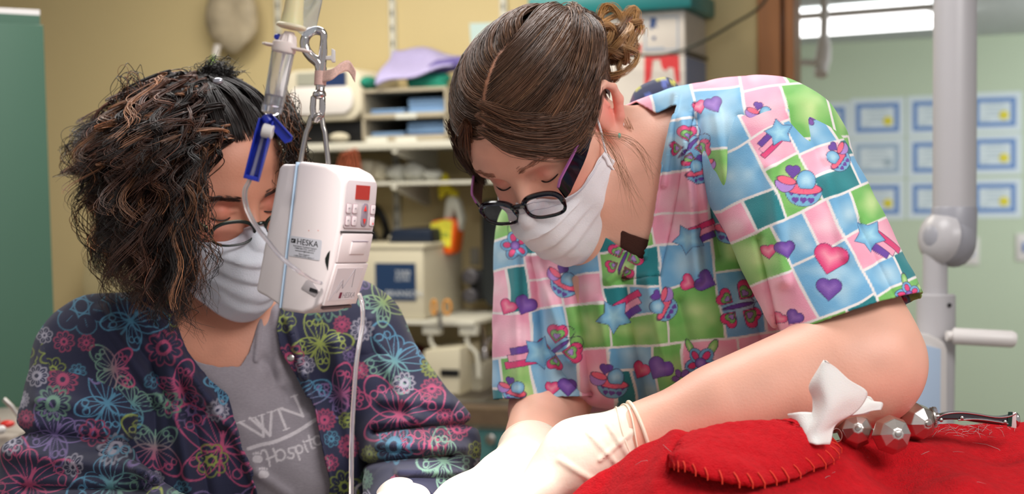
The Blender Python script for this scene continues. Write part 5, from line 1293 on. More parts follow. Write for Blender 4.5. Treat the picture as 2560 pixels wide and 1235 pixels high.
def dropT(X):
    px, py = topx(X); g = np.where(polyd(px, py, neckT) < 0, 1., -1.); g = np.where((px < 420) | (px > 920) | (py < 690) | (py > 1300), 1., g)
    return np.where(X[:,1] > 1.76, 1., g)
X, Q = skinmesh(S, (-.40,1.45,-.38), (-.12,1.8,.02), .0034, 3, (380,680,930,1300), dropT); X = smooth_boundary(X, Q)
u, v = planar(artG, X, 1.6); px, py = topx(X)
colT = lin(artG.sample(px*0+u, v))
tee = world_mesh('grey_tee', X, Q, M_tee, rootL, col=colT, solid=.0014)
# tee neckband
# jacket
M_jack = mat('navy_print_cotton', (.2,.2,.3), .8, noise=.03, nscale=60, bump=.15, bscale=900, attr='Col', sheen=.1)
NAVY = (.150,.160,.270)
PK, LM, AQ, LV, WH, MN = (.80,.32,.48), (.66,.72,.34), (.36,.62,.74), (.52,.44,.64), (.78,.76,.82), (.50,.68,.58)
def lprint(x0, y0, x1, y1, fixed, seed, dens=1.):
    A = Art(x0, y0, x1, y1, NAVY); rg = np.random.default_rng(seed); pl = [(x, y, r) for _, x, y, r, *_2 in fixed]
    for k, x, y, r, a, c, *e in fixed:
        (l_fly(A, x, y, r, a, c, e[0]) if k == 'b' else l_flower(A, x, y, r, a, c, e[0]))
    for it in range(9000):
        r = rg.choice([62, 48, 40, 32, 26, 20]) if it > 700 else rg.choice([72, 58]); x, y = rg.uniform(x0, x1), rg.uniform(y0, y1)
        if all(math.hypot(x-a, y-b) > (r+c)*.98 for a, b, c in pl):
            pl.append((x, y, r)); cs = [PK, LM, AQ, LV, WH, MN, PK]; c = cs[rg.integers(7)]; a = rg.uniform(0, 6.28)
            if r > 38 and rg.random() < .75: l_fly(A, x, y, r, a, c, cs[rg.integers(7)])
            else: l_flower(A, x, y, r, a, c, int(rg.choice([6,7,8,11,13])))
    return A
A1 = lprint(-260, 600, 760, 1500, [('f',152,878,52,.2,LM,9),('f',98,940,27,0,WH,9),('f',162,950,36,.2,PK,13),('b',270,1010,60,.6,AQ,AQ),('b',145,1085,58,.5,LV,LV),('f',140,1008,42,.3,MN,12),
 ('f',292,1118,36,.2,WH,13),('f',240,1080,36,.1,PK,7),('b',90,1200,80,.4,PK,PK),('b',300,1200,70,-.9,AQ,MN),('f',40,1105,26,0,WH,8),('b',250,880,62,-.7,PK,LV),('f',315,815,30,.3,WH,8),('b',215,770,40,.3,PK,PK)], 3)
A2 = lprint(-40, 560, 1400, 1500, [('f',412,870,44,.3,PK,9),('b',330,1010,46,.5,MN,AQ),('b',448,975,48,1.2,PK,PK),('f',480,1025,46,.0,LV,7),('b',555,1120,90,.1,PK,PK),('f',530,1150,42,.2,LM,7),('f',545,1025,26,.1,WH,12),
 ('b',800,860,52,.6,LM,LM),('f',725,895,34,.3,PK,9),('f',765,912,22,0,WH,8),('b',985,905,66,.5,AQ,MN),('f',905,825,28,.1,WH,11),('b',1000,1040,76,.2,PK,PK),('f',990,1110,44,.3,AQ,11),('f',1085,1105,36,.1,PK,8),('f',1010,960,26,0,WH,10),
 ('b',855,985,48,1.,PK,LV),('f',860,1215,40,.3,LM,8),('b',1110,1150,50,.8,MN,MN),('f',420,1010,34,.2,MN,8),('b',560,960,40,.9,AQ,AQ),('f',900,700,30,0,LV,7),('b',955,760,46,.8,LM,MN)], 4)
def colL(A, X): u, v = planar(A, X, 1.62); return lin(A.sample(u, v))
S = SDF(); bodyL(S, .014, head=False, arms=False)
S.cone(TR, TR+(ER2-TR)*.3, .066, .064, .03); S.cone(TL, TL+(EL2-TL)*.3, .062, .060, .03)
S.cone(neckL+np.array([.02,.035,.01]), neckL+np.array([-.02,.035,.01]), .058, .058, .04)
fL = [(330,760,520,1000,16,.008),(300,800,470,1060,14,-.007),(360,740,560,1060,10,.006),(250,780,400,1000,14,.005),(420,900,480,1235,18,.007),(470,960,520,1235,14,-.006),(380,900,400,1235,14,-.006),
 (500,940,585,1080,7,.004),(585,1080,650,1235,7,.004),(760,940,830,1235,7,.004),(840,860,900,1235,16,.006),(900,900,960,1235,14,-.006),(720,800,760,940,8,.005),(930,800,1000,1000,14,.004)]
S.post = folds([(a,b,c,d,e,g_*(1.7 if g_ > 0 else .9)) for a,b,c,d,e,g_ in fL])
vopen = [(430,700),(440,800),(470,880),(520,945),(572,985),(588,1050),(600,1110),(632,1180),(650,1260),(650,1420),(840,1420),(822,1200),(800,1100),(786,1020),(745,950),(700,880),(690,820),(705,760),(700,690)]
def dropJ(X):
    px, py = topx(X); d = polyd(px, py, vopen); front = X[:,1] < 1.72
    g = np.where(front & (d < 0), 1., -1.); nk = np.linalg.norm((X-neckL)[:,:2], axis=1)
    return np.where((nk < .057) & (X[:,2] > neckL[2]-.035), 1., g)
X, Q = skinmesh(S, (-.60,1.40,-.40), (.0,2.0,.03), .0036, 3, (60,650,1150,1260), dropJ); X = smooth_boundary(X, Q)
jk = world_mesh('print_jacket', X, Q, M_jack, rootL, col=colL(A2, X), solid=.0018)
def sleeveL(a, b, c_, ra, rb, rc, art, fl, lo, hi, box, end):
    S = SDF(); S.cone(a, b, ra, rb, .03); S.cone(b, c_, rb*.98, rc, .03); S.post = folds([(a_,b_,e_,d_,w_,g_*1.5) for a_,b_,e_,d_,w_,g_ in fl])
    ax = unit(c_-b); e = b+(c_-b)*end
    X, Q = skinmesh(S, lo, hi, .0036, 3, box, lambda X: np.where((X-e)@ax > 0, 1., -1.)); X = smooth_boundary(X, Q)
    return world_mesh('sleeve', X, Q, M_jack, jk, col=colL(art, X), solid=.0018)
sleeveL(TR+np.array([0,.0,-.004]), ER2, HR2, .068, .066, .050, A1, [(100,1000,330,1040,18,.006),(40,1080,350,1110,16,-.008),(20,1130,380,1180,20,.008),(60,1220,360,1230,14,-.006),(200,800,420,1000,14,.006),(330,900,380,1180,18,-.006),(110,860,90,1060,14,.003),(250,1120,390,1200,10,.005)],
 (-.66,1.2,-.44), (-.2,1.75,.02), (-60,700,480,1260), .8)
sleeveL(TL+np.array([.0,.0,-.002]), EL2, HL2+(HL2-EL2)*.25, .062, .060, .040, A2, [(960,1000,1120,1010,14,.005),(940,1080,1180,1060,12,-.008),(950,1110,1160,1120,14,.007),(900,1160,1120,1140,10,-.006),(960,900,1040,1040,16,.004),(1000,1180,1150,1180,10,.005)],
 (-.22,1.3,-.34), (.04,1.78,.02), (820,680,1260,1260), .93)
MB().lathe(W(C(727,895,1.575)), W(np.array([0,-1,.1]))-CAM, [(0,.004),(.002,.004),(.0028,.0025)], 14).build('snap_button', M_steel, jk)
# her glove fist, bottom
M_glove2 = M_glove
S = SDF(); wr = HL2; f_ = C(985,1235,1.33)
S.cone(EL2+(HL2-EL2)*.72, HL2, .034, .028, .02); S.cone(HL2, C(1000,1260,1.35), .027, .025, .015)
for k, (x, y) in enumerate(((960,1262),(990,1240),(1020,1238),(1045,1246))): S.cone(C(x+20,y+30,1.36), C(x,y,1.325), .0115, .0105, .007); S.cone(C(x,y,1.325), C(x-25,y+50,1.31), .0105, .009, .005)
S.cone(C(1040,1280,1.37), C(985,1330,1.31), .012, .010, .008)
X, Q = skinmesh(S, (-.20,1.2,-.36), (.0,1.6,-.12), .003, 2); cg = np.repeat(np.array([[.95,.88,.82]]), len(X), 0); n_ = vn(X, 90., 3); cg[n_ > .66] = (.80,.52,.46)
world_mesh('glove', X, Q, mat('latex_glove_speckled', (.93,.86,.78), .4, attr='Col', noise=.02, sss=.15), rootL, col=lin(cg), solid=.0006)
# mask, glasses
moL, qL, XgL = mask(LR, LC, mat('white_mask_fabric_cool', (.90,.91,.95), .75, noise=.015, nscale=60, bump=.25, bscale=800, sss=.05), rootL, LG, .066, 2, pleat=.0032, back=.004)
loops(moL, qL, XgL, M_mask)
glasses(LR, LC, rootL, mat('dark_green_acetate', (.07,.11,.09), .25), mat('olive_metal', (.42,.44,.30), .3, metal=.4), w=.0265, h=.0135, z0=-.016, y0=.106, dx=.0335, th=.0016, temple=.0034, pw=2.3, tz=.008, tilt=.1, g=LG)
brow(LR, LC, rootL, (.22,.13,.10), z=.020, n=230, y=.0845, g=LG, L=.008)
lashes(LR, LC, rootL, LG)
tabL = (np.array([-1,-.7,-.3,-.08,.05,.3,.55,.78,.93,1]), np.array([-.62,-.60,-.42,-.02,.10,.20,.32,.44,.50,.52]))
cap(LR, LC, tabL, rootL, 'hair_base', (.07,.045,.04), g=LG)
def hairL():
    rg = np.random.default_rng(21); S_ = []; Rr = []; Cc = []; K_ = 44; T = np.linspace(0, 1, K_)
    knot = unit([.05,-.25,.97]); dark = np.array([.10,.065,.055])
    # smooth hair drawn back from the forehead to the knot
    for i in range(2600):
        az = rg.uniform(-1.7, 2.6); zl = 0
        for z in np.linspace(.95, -.3, 50):
            y = math.cos(az)*math.sqrt(1-z*z)
            if z <= scalp_z(y, tabL): break
            zl = z
        zl = zl+rg.random()**2*(.9-zl)*.7; rr = math.sqrt(max(0,1-zl*zl)); r0 = np.array([rr*math.sin(az), rr*math.cos(az), zl])
        mid = unit(r0*.5+knot*.5+np.array([.25*r0[0],.1,.1])+rg.normal(0,.03,3)); d = slerp2(r0[None], mid[None], unit(knot+rg.normal(0,.08,3))[None], np.linspace(0,1,K_)[:,None])
        li = int((az+2)*12); o = .003+.010*((li*37 % 17)/17.)*np.sin(T*math.pi)**.7+rg.uniform(0,.004)+.001*np.sin(T*12+li)
        S_.append(W(LC+((HC+d*(HR+o[:,None]))*LG)@LR.T)); Rr.append(rg.uniform(.0003,.0005)); Cc.append(dark*rg.uniform(.5,1.25)*([1.25,1,.95] if rg.random() < .3 else [1,1,1.05]))
    # knot tuft
    kb = LC+LR@((HC+knot*HR)*LG)
    for i in range(420):
        q = rg.normal(0, 1, 3); e = C(545,195,kb[1])+q*.010; tip = C(545+rg.normal(0,26), 165+abs(rg.normal(0,16)), kb[1])+rg.normal(0,.006,3)
        p = spline([kb+rg.normal(0,.006,3), e, (e+tip)/2+rg.normal(0,.004,3), tip], K_); S_.append(W(p)); Rr.append(.0004); Cc.append(dark*rg.uniform(.5,1.1))
    # curls: locks
    poly = [(225,330),(200,420),(228,520),(248,600),(272,690),(305,750),(400,790),(455,805),(470,790),(455,720),(440,640),(445,520),(450,450),(450,330),(400,260),(300,250)]
    nl = 0
    while nl < 640:
        q = np.random.default_rng(900+nl*7+int(rg.integers(1e6)))
        ex, ey = q.uniform(165,545), q.uniform(300,850)
        if polyd(np.array([ex]), np.array([ey]), poly)[0] > q.uniform(-5, 30): continue
        frontness = q.random(); D = 1.70-.30*frontness**.8*(1-.25*(ex < 260))
        if ex > 480: D = q.uniform(1.44,1.5)
        az = q.uniform(.2, 3.4); zr = q.uniform(-.1,.98)
        if ex > 400 and q.random() < .7: az = q.uniform(.55, 1.4); zr = q.uniform(.25,.8)
        rr = math.sqrt(1-zr*zr); r0 = np.array([rr*math.sin(az), rr*math.cos(az), zr])
        if zr < scalp_z(r0[1], tabL): r0[2] = scalp_z(r0[1], tabL)+.06; r0 = unit(r0)
        p0 = LC+LR@((HC+r0*(HR+.003))*LG); E_ = C(ex, ey, D); outw = unit(LR@r0)
        fall = max(0, p0[2]-E_[2]); up = np.array([0,0,1.])
        c1 = p0+outw*q.uniform(.02,.04)+up*.012
        hx = min(p0[0], E_[0])+(0 if ex > 450 else -.012); c2 = np.array([E_[0]*.85+hx*.15-(.008 if ex < 300 else 0), (p0[1]+E_[1]*1.6)/2.6, E_[2]+fall*.42+.01])
        t = T[:,None]; B = (1-t)**3*p0+3*(1-t)**2*t*c1+3*(1-t)*t*t*c2+t**3*E_
        L_ = np.linalg.norm(np.diff(B, axis=0), axis=1).sum(); turns = L_/q.uniform(.045,.085); ph = q.uniform(0,6.28); amp = q.uniform(.006,.015)*np.clip(T*2.2,0,1)
        if ex > 380: amp = amp*.65
        col = dark*q.uniform(.6,1.3); h = q.random()
        if h < .17: col = np.array([.55,.38,.27])*q.uniform(.7,1.15)
        elif h < .60: col = np.array([.29,.19,.15])*q.uniform(.8,1.2)
        ns = int(q.integers(9, 17)); tw = q.choice([-1,1])
        for k in range(ns):
            o = rg.normal(0, .0016, 3); p2 = ph+rg.normal(0,.22); am = amp*rg.uniform(.85,1.15); tn = turns*rg.uniform(.98,1.02)
            if rg.random() < .05: am = am*1.5; o = o*3
            a = 6.283*tn*T*tw+p2; d1 = np.stack([np.cos(a), np.sin(a), .35*np.sin(a*1.0+1)], 1)*am[:,None]
            S_.append(W(B+o*(.35+T[:,None])+d1)); Rr.append(rg.uniform(.0004,.0007)); Cc.append(col*rg.uniform(.75,1.3)*(1.9 if rg.random() < .05 else 1))
        nl += 1
    # loose hanging curls over mask and cheek, and outliers
    for (P0,P1,P2,P3) in (((500,430,1.47),(515,540,1.45),(490,650,1.45),(520,780,1.46)),((480,420,1.47),(500,560,1.44),(535,640,1.44),(500,730,1.44)),((450,450,1.46),(440,620,1.45),(470,740,1.45),(425,850,1.46)),((430,480,1.45),(470,640,1.43),(455,760,1.43),(500,840,1.44)),
        ((520,380,1.47),(505,470,1.46),(520,520,1.45),(498,600,1.45)),((400,500,1.45),(380,650,1.46),(420,760,1.47),(440,830,1.47)),((300,500,1.5),(270,620,1.5),(255,700,1.52),(285,770,1.52)),((250,480,1.55),(200,540,1.55),(250,640,1.55),(290,720,1.55)),
        ((380,280,1.55),(320,180,1.55),(290,260,1.55),(280,330,1.55)),((250,330,1.6),(180,350,1.6),(170,410,1.6),(200,450,1.6)),((700,250,1.6),(735,330,1.58),(745,400,1.58),(720,470,1.58)),((690,260,1.58),(728,340,1.56),(730,420,1.56),(742,470,1.56))):
        for k in range(16 if P0[0] < 690 else 160):
            q = rg; w_ = rg.normal(0, 1, (4,3))*([.006,.006,.006] if P0[0] < 690 else [.006,.012,.012]); B = spline([C(*a)+b for a, b in zip((P0,P1,P2,P3), w_)], K_)
            am = rg.uniform(.002,.006)*np.clip(T*2,0,1); a = T*rg.uniform(14,24)+rg.uniform(0,6.28); d1 = np.stack([np.cos(a), np.sin(a), .3*np.sin(a)],1)*am[:,None]
            S_.append(W(B+d1)); Rr.append(rg.uniform(.0003,.0005)); Cc.append(dark*rg.uniform(.6,1.6) if rg.random() < .75 else np.array([.46,.29,.18]))
    strands('hair', np.array(S_), np.array(Rr), np.array(Cc), M_hair, rootL)
    print('hairL strands', len(S_))
hairL()
ballpart('hair_clip', C(545,203,1.50), (.006,.004,.004), mat('silver_clip', (.7,.7,.74), .25, metal=.7), rootL)
# ================================================================ INFUSION PUMP, DRIP SET, HOOK
D0 = 1.14
w_ = np.array([.022,.050,-.001]); w_ = unit(w_); d_ = np.array([.0525,-.0215,-.010]); d_ = unit(d_-w_*(d_@w_)); u_ = np.cross(w_, d_); u_ = u_ if u_[2] > 0 else -u_
# tilt in the picture plane so that the case leans like in the photo
def rot_y(v, a): c, s = math.cos(a), math.sin(a); return np.array([v[0]*c+v[2]*s, v[1], -v[0]*s+v[2]*c])
ta = math.atan2(.0143,.115)-math.atan2(u_[0], u_[2]); w_, d_, u_ = [rot_y(v, ta) for v in (w_, d_, u_)]
PO = C(654,748,D0+.012)     # bottom back corner of the near side
HH, DD, WW = .116, .062, .056
def pw(a, b, c=0): return W(PO+d_*a*DD+u_*b*HH+w_*c*WW)
Dv, Uv, Wv = [W(v)-CAM for v in (d_, u_, w_)]
M_pump = mat('pump_white_plastic', (.88,.84,.84), .32, noise=.012, nscale=12)
pump = thing('infusion_pump', 'white infusion pump hanging from steel snap hook in front', 'pump', pw(.5, 0, .5))
front = [(.30,-.055),(.66,-.050),(.80,-.01),(.90,.03),(1.02,.34),(1.06,.60),(1.04,.90),(.95,.965),(.74,1.0),(.36,1.0),(.30,.99)]
MB().prism([(a*DD, b*HH) for a, b in front], pw(0,0), Dv, Uv, Wv*WW).build('front_case', M_pump, pump, bevel=.0034, seg=4)
back = [(-.12,.06),(-.10,.04),(.05,.02),(.29,-.03),(.29,.975),(.06,.965),(.02,.93)]
MB().prism([(a*DD, b*HH) for a, b in back], pw(0,0,.02), Dv, Uv, Wv*WW*.96).build('back_case', M_pump, pump, bevel=.0028, seg=3)
MB().prism([(.285*DD,-.04*HH),(.300*DD,-.04*HH),(.300*DD,.992*HH),(.285*DD,.992*HH)], pw(0,0,-.006), Dv, Uv, Wv*WW*1.012).build('case_seam', mat('seam_light_blue', (.78,.88,.97), .25), pump, bevel=.0004)
MB().prism([(-.22*DD,.30*HH),(-.15*DD,.62*HH),(-.06*DD,.70*HH),(-.0*DD,.70*HH),(-.06*DD,.25*HH)], pw(0,0,.25), Dv, Uv, Wv*WW*.5).build('pole_clamp', M_pump, pump, bevel=.002)
# side label
M_lab = mat('silver_label', (.76,.76,.79), .4, noise=.02); M_txt = mat('black_print', (.10,.09,.10), .6)
nS2 = -Wv
def sl(a, b, e=.0): return pw(a, b, 0)-Wv*e
ux = unit(Dv+Uv*.16*-0.0)
MB().prism([(x, y) for x, y in rrect(.030, .0165, .0016, 4)], sl(.335,.335,.0001), Dv, Uv, -Wv*.0003).build('label_plate', M_lab, pump, smooth=False)
text('HESKA', .0068, sl(.44,.425,.0005), Dv, Uv, M_txt, pump, ext=.00005)
MB().prism([(0,0),(.0042,0),(.0042,.0034),(0,.0034)], sl(.355,.43,.0005), Dv, Uv, -Wv*.0001).build('logo_block', M_txt, pump, smooth=False)
MB().prism([(.0004,.0008),(.0012,.0022),(.0018,.0014),(.0026,.0028),(.0026,.0020),(.0018,.0008),(.0012,.0014)], sl(.355,.43,.0007), Dv, Uv, -Wv*.0001).build('logo_peak', M_lab, pump, smooth=False)
for k, s_ in enumerate(('Instrument Technical Support', '1-800-464-3752, option 3', 'vetsupport@heska.com', 'Sales Support', '1-800-464-3752, option 1')):
    text(s_, .00185, sl(.575,.407-.0155*k-(.006 if k > 2 else 0),.0005), Dv, Uv, M_txt, pump, align='CENTER', ext=.00003)
for a, b in ((.60,.53),(.74,.54)): MB().ball(sl(a, b, .0), (.0005,.0005,.0005), 8).build('stain_spot', mat('pink_stain', (.85,.55,.52), .5), pump)
# front face : local plane between (1.02,.34)-(1.06,.60)-(1.04,.90)
fA = np.array(pw(1.06,.60)); fB = np.array(pw(1.04,.90)); fu = unit(fB-fA); fn2 = unit(np.cross(Wv, fu)); fn2 = fn2 if fn2@Dv > 0 else -fn2
def fp(c, h, e=0.): return fA+fu*h*HH+Wv*c*WW+fn2*e    # c across 0..1, h from .60 up
M_pan = mat('panel_grey_white', (.80,.76,.77), .35)
MB().prism([(x+.06*WW, y) for x, y in rrect(.88*WW, .335*HH, .004, 5)], fp(0,-.02,.0001), Wv, fu, fn2*.0006).build('keypad_panel', M_pan, pump, bevel=.0002)
MB().prism([(0,0),(.40*WW,0),(.40*WW,.100*HH),(0,.100*HH)], fp(.32,.185,.0009), Wv, fu, fn2*.0004).build('red_display', mat('red_lcd', (.62,.20,.17), .18, emit=.25), pump, smooth=False)
M_key = mat('key_white', (.86,.82,.83), .35); M_kred = mat('key_red', (.88,.22,.20), .4); M_kg = mat('key_grey', (.55,.50,.55), .4); M_out = mat('key_outline', (.62,.48,.52), .5)
for c_, h_, g_ in ((.10,.085,0),(.28,.085,0),(.80,.085,0),(.10,.0,0),(.28,.0,0),(.80,.0,1)):
    MB().prism(rrect(.145*WW,.072*HH,.0016,4), fp(c_-.01,h_-.003,.0008), Wv, fu, fn2*.0003).build('key_outline', M_out, pump, smooth=False)
    k = MB().prism(rrect(.125*WW,.066*HH,.0014,4), fp(c_,h_,.0010), Wv, fu, fn2*.0005).build('key', M_key, pump, bevel=.0002)
    if g_: MB().prism([(0,0),(.002,0),(.001,.002)], fp(c_+.06,h_+.012,.0017), Wv, fu, fn2*.0001).build('key_mark', M_kred, k, smooth=False)
    else: MB().prism([(0,0),(.0022,.0004),(.0022,.0012),(0,.0008)], fp(c_+.04,h_+.03,.0016), Wv, fu, fn2*.0001).build('key_mark', M_kg, k, smooth=False)
MB().prism(rrect(.17*WW,.165*HH,.0035,5), fp(.54,-.005,.0010), Wv, fu, fn2*.0005).build('rocker_key', M_kg, pump, bevel=.0002)
MB().prism([(0,0),(.0048,0),(.0024,.0045)], fp(.575,.105,.0018), Wv, fu, fn2*.0002).build('up_arrow', M_kred, pump, smooth=False)
MB().prism([(0,.0045),(.0048,.0045),(.0024,0)], fp(.575,.012,.0018), Wv, fu, fn2*.0002).build('down_arrow', M_kred, pump, smooth=False)
# door below
gA = np.array(pw(.90,.03)); gB = np.array(pw(1.02,.34)); gu = unit(gB-gA); gn = unit(np.cross(Wv, gu)); gn = gn if gn@Dv > 0 else -gn; gl_ = np.linalg.norm(gB-gA)
MB().prism([(.04*WW,0),(.96*WW,0),(.96*WW,gl_*.97),(.04*WW,gl_*.97)], gA+gn*.0, Wv, gu, gn*.0022).build('door', M_pump, pump, bevel=.0006)
hA = np.array(pw(1.02,.34)); hu = unit(np.array(pw(1.06,.60))-hA); hn = unit(np.cross(Wv, hu)); hn = hn if hn@Dv > 0 else -hn
MB().prism([(.06*WW,.0),(.94*WW,.0),(.94*WW,.205*HH),(.06*WW,.205*HH)], hA, Wv, hu, hn*.0018).build('upper_door', M_pump, pump, bevel=.0006)
MB().prism([(.03*WW,.212*HH),(.97*WW,.212*HH),(.97*WW,.220*HH),(.03*WW,.220*HH)], hA, Wv, hu, hn*.0014).build('door_gap', M_txt, pump, smooth=False)
MB().prism([(.34*WW,.06*HH),(.76*WW,.06*HH),(.76*WW,.15*HH),(.34*WW,.15*HH)], hA+hn*.0018, Wv, hu, hn*.0012).build('door_latch', M_pump, pump, bevel=.0005)
MB().prism([(.34*WW,.15*HH),(.80*WW,.15*HH),(.80*WW,.155*HH),(.34*WW,.155*HH)], hA+hn*.0019, Wv, hu, hn*.0012).build('latch_groove', M_kg, pump, smooth=False)
MB().prism([(.10*WW,gl_*.12),(.84*WW,gl_*.12),(.84*WW,gl_*.88),(.10*WW,gl_*.88)], gA+gn*.0022, Wv, gu, gn*.0003).build('badge', mat('badge_white', (.86,.83,.84), .35), pump, smooth=False)
mb = MB(); bz = gA+gn*.0026
for (x0,y0,x1,y1) in ((.14,.16,.34,.62),(.34,.62,.40,.40),(.40,.40,.60,.86),(.60,.86,.66,.42),(.26,.30,.36,.50)):
    mb.tube([bz+Wv*WW*x0+gu*gl_*y0, bz+Wv*WW*x1+gu*gl_*y1], [.00025,.00035], 6)
mb.build('mountain_logo', mat('grey_print', (.50,.46,.50), .5), pump)
text('HESKA', .0068, bz+Wv*WW*.46+gu*gl_*.17, Wv, gu, mat('grey_print', (.50,.46,.50), .5), pump, ext=.00003)
MB().prism([(0,0),(.0035,0),(.0035,.0050),(0,.0050)], bz+Wv*WW*.37+gu*gl_*.17, Wv, gu, gn*.0002).build('maroon_block', mat('maroon_print', (.45,.10,.22), .5), pump, smooth=False)
MB().prism([(.10*WW,0),(.90*WW,0),(.90*WW,.002),(.10*WW,.002)], pw(.86,.0), Wv, gu, gn*.0024).build('bottom_slot', mat('slot_brown', (.35,.28,.28), .6), pump, smooth=False)
# dark holes on the side
MB().prism([(x*.9, y) for x, y in [(0,0),(.0034,-.006),(.0034,.010),(.0012,.0075),(-.0006,.003)]], sl(.905,.33,.0002), Dv, Uv, -Wv*.0003).build('side_notch', mat('green_black', (.05,.08,.06), .4), pump, smooth=False)
MB().prism([(-.008,-.001),(-.004,.006),(.000,.0075),(.0035,.004),(.009,-.0012),(.006,-.006),(0,-.004)], sl(.72,.135,.0001), Dv, Uv, -Wv*.0009).build('tube_recess', mat('recess_grey', (.66,.63,.64), .4), pump, bevel=.0004)
MB().prism([(-.001,-.0022),(.007,-.0030),(.0065,-.0002),(-.0005,.0008)], sl(.74,.135,.0012), Dv, Uv, -Wv*.0004).build('tube_port', M_txt, pump, smooth=False)
# bail handle
ht = pw(.42,1.0,.5); e1, e2 = W(C(748,408,D0+.02)), W(C(821,402,D0+.02)); tp1, tp2 = W(C(774,305,D0+.02)), W(C(806,305,D0+.02))
MB().tube(spline([e1-[0,0,.004], e1+(tp1-e1)*.3, e1+(tp1-e1)*.72+[-.0006,0,0], tp1+(e1-tp1)*.12, W(C(778,293,D0+.02)), W(C(788,290,D0+.02)), W(C(792,303,D0+.02))], 34), .0022, 12).build('hanger_loop', M_steel, pump)
MB().tube(spline([e2-[0,0,.004], e2+(tp2-e2)*.3, e2+(tp2-e2)*.72+[.0006,0,0], tp2+(e2-tp2)*.12, W(C(804,292,D0+.02)), W(C(793,288,D0+.016)), W(C(787,301,D0+.02))], 34), .0022, 12).build('hanger_loop', M_steel, pump)
# snap hook
Dh = D0+.02
hook = thing('snap_hook', 'chrome swivel snap hook holding up the white pump', 'hook', W(C(794,300,Dh)))
MB().tube(spline([W(C(*q,Dh)) for q in ((800,190),(797,160),(778,142),(764,122),(762,100),(774,82),(792,76),(808,84),(809,106))], 40), np.interp(np.linspace(0,1,40), [0,.15,.4,.8,1], [.0036,.0042,.0040,.0036,.0026]), 16).build('hook_body', M_chrome, hook)
MB().tube([W(C(809,100,Dh)), W(C(808,130,Dh)), W(C(804,165,Dh)), W(C(802,200,Dh))], [.0028,.0036,.0038,.0042], 18).build('bolt', M_chrome, hook)
MB().prism([(0,0),(.006,.001),(.006,.007),(.009,.006),(.0092,-.004),(.0065,-.0045),(.0055,-.0025),(0,-.003)], W(C(810,140,Dh-.002)), W([1,0,-.1])-CAM, W([0,0,1])-CAM, W([0,.004,0])-CAM).build('thumb_tab', M_white, hook, bevel=.0006)
MB().lathe(W(C(803,168,Dh)), W([-.05,0,-1])-CAM, [(0,.0046),(.004,.0048),(.0085,.0047),(.0095,.0040),(.019,.0037),(.021,.0050),(.0235,.0052),(.025,.0034)], 26).build('swivel_neck', M_chrome, hook)
MB().lathe(W(C(802,178,Dh)), W([-.05,0,-1])-CAM, [(0,.00495),(.0115,.0050)], 26).build('wrapped_label', mat('wrap_label', (.86,.70,.66), .5, noise=.15, nscale=900), hook)
MB().tube([W(C(x,y,Dh))+[0,0,0] for x, y in ((799,230),(784,245),(782,270),(784,292),(793,301),(803,292),(806,270),(806,246))], .0026, 12, closed=True).build('eye', M_chrome, hook)
MB().ball(W(C(797,236,Dh-.002)), (.0052,.0045,.0040), 18).build('swivel_nut', M_chrome, hook)
def ftag(U, V):
    p = spline([C(806,192,Dh-.004), C(830,186,Dh-.008), C(852,170,Dh-.006), C(872,166,Dh-.002), C(889,192,Dh-.004)], 60); i = np.clip((U*59).astype(int), 0, 59)
    return W(p[i]+np.array([.1,0,.99])*((V-.5)*.0095)[:,None])
nx, ny = 40, 6; U, V = np.meshgrid(np.linspace(0,1,nx), np.linspace(0,1,ny), indexing='ij')
mk('flag_label', ftag(U.ravel(), V.ravel()), [(i*ny+j,(i+1)*ny+j,(i+1)*ny+j+1,i*ny+j+1) for i in range(nx-1) for j in range(ny-1)], mat('pink_flag_label', (.88,.72,.67), .4, noise=.22, nscale=1100), hook, solid=.0002)
# ---- drip chamber set
Di = 1.10
M_clearp = mat('clear_plastic', (.95,.95,.97), .08, trans=.92, ior=1.15); M_liq = mat('clear_liquid', (.80,.80,.82), .02, trans=.9, ior=1.33); M_bluep = mat('cobalt_plastic', (.13,.20,.66), .28); M_pwhite = mat('warm_white_plastic', (.93,.87,.85), .3, sss=.1)
drip = thing('drip_set', 'clear drip chamber with blue roller clamp hanging beside the hook', 'drip chamber', W(C(628,455,Di)))
ca, cb_ = C(707,128,Di), C(679,282,Di); axc = unit(W(cb_)-W(ca)); Lc = np.linalg.norm(cb_-ca)
def ap(px, py): return W(C(px, py, Di))
mb = MB(); mb.lathe(ap(708,128), axc, [(0,.0088),(.002,.0090),(Lc-.004,.0080),(Lc,.0076),(Lc,.0068),(Lc-.004,.0070),(.002,.0080),(0,.0080)], 40); mb.build('drip_chamber', M_clearp, drip)
MB().lathe(ap(686,238), axc, [(0,.0068),(.0085,.0067)], 36).build('liquid', M_liq, drip)
MB().lathe(ap(686,240)-axc*.0005, axc, [(0,.0070),(.0008,.0070)], 36).build('meniscus', mat('grey_ring', (.42,.38,.42), .2), drip)
MB().lathe(ap(681,262), axc, [(0,.0081),(.006,.0078),(.0075,.0055),(.009,.002)], 36).build('bottom_cap', M_clearp, drip)
MB().lathe(ap(712,108), axc, [(-.001,.0075),(0,.0094),(.006,.0096),(.0075,.0088)], 36).build('top_cap', M_pwhite, drip)
sA = W(np.array([.93,-.1,-.36]))-CAM; MB().prism([(-.017,-.0065),(.017,-.0065),(.021,0),(.017,.0065),(-.015,.0065),(-.019,.002)], ap(715,116), unit(sA-axc*(sA@axc)), unit(np.cross(axc, sA)), axc*.0016).build('finger_flange', M_pwhite, drip, bevel=.0005)
mb = MB(); mb.lathe(ap(724,80), axc, [(0,.0040),(.010,.0075),(.011,.0078)], 20)
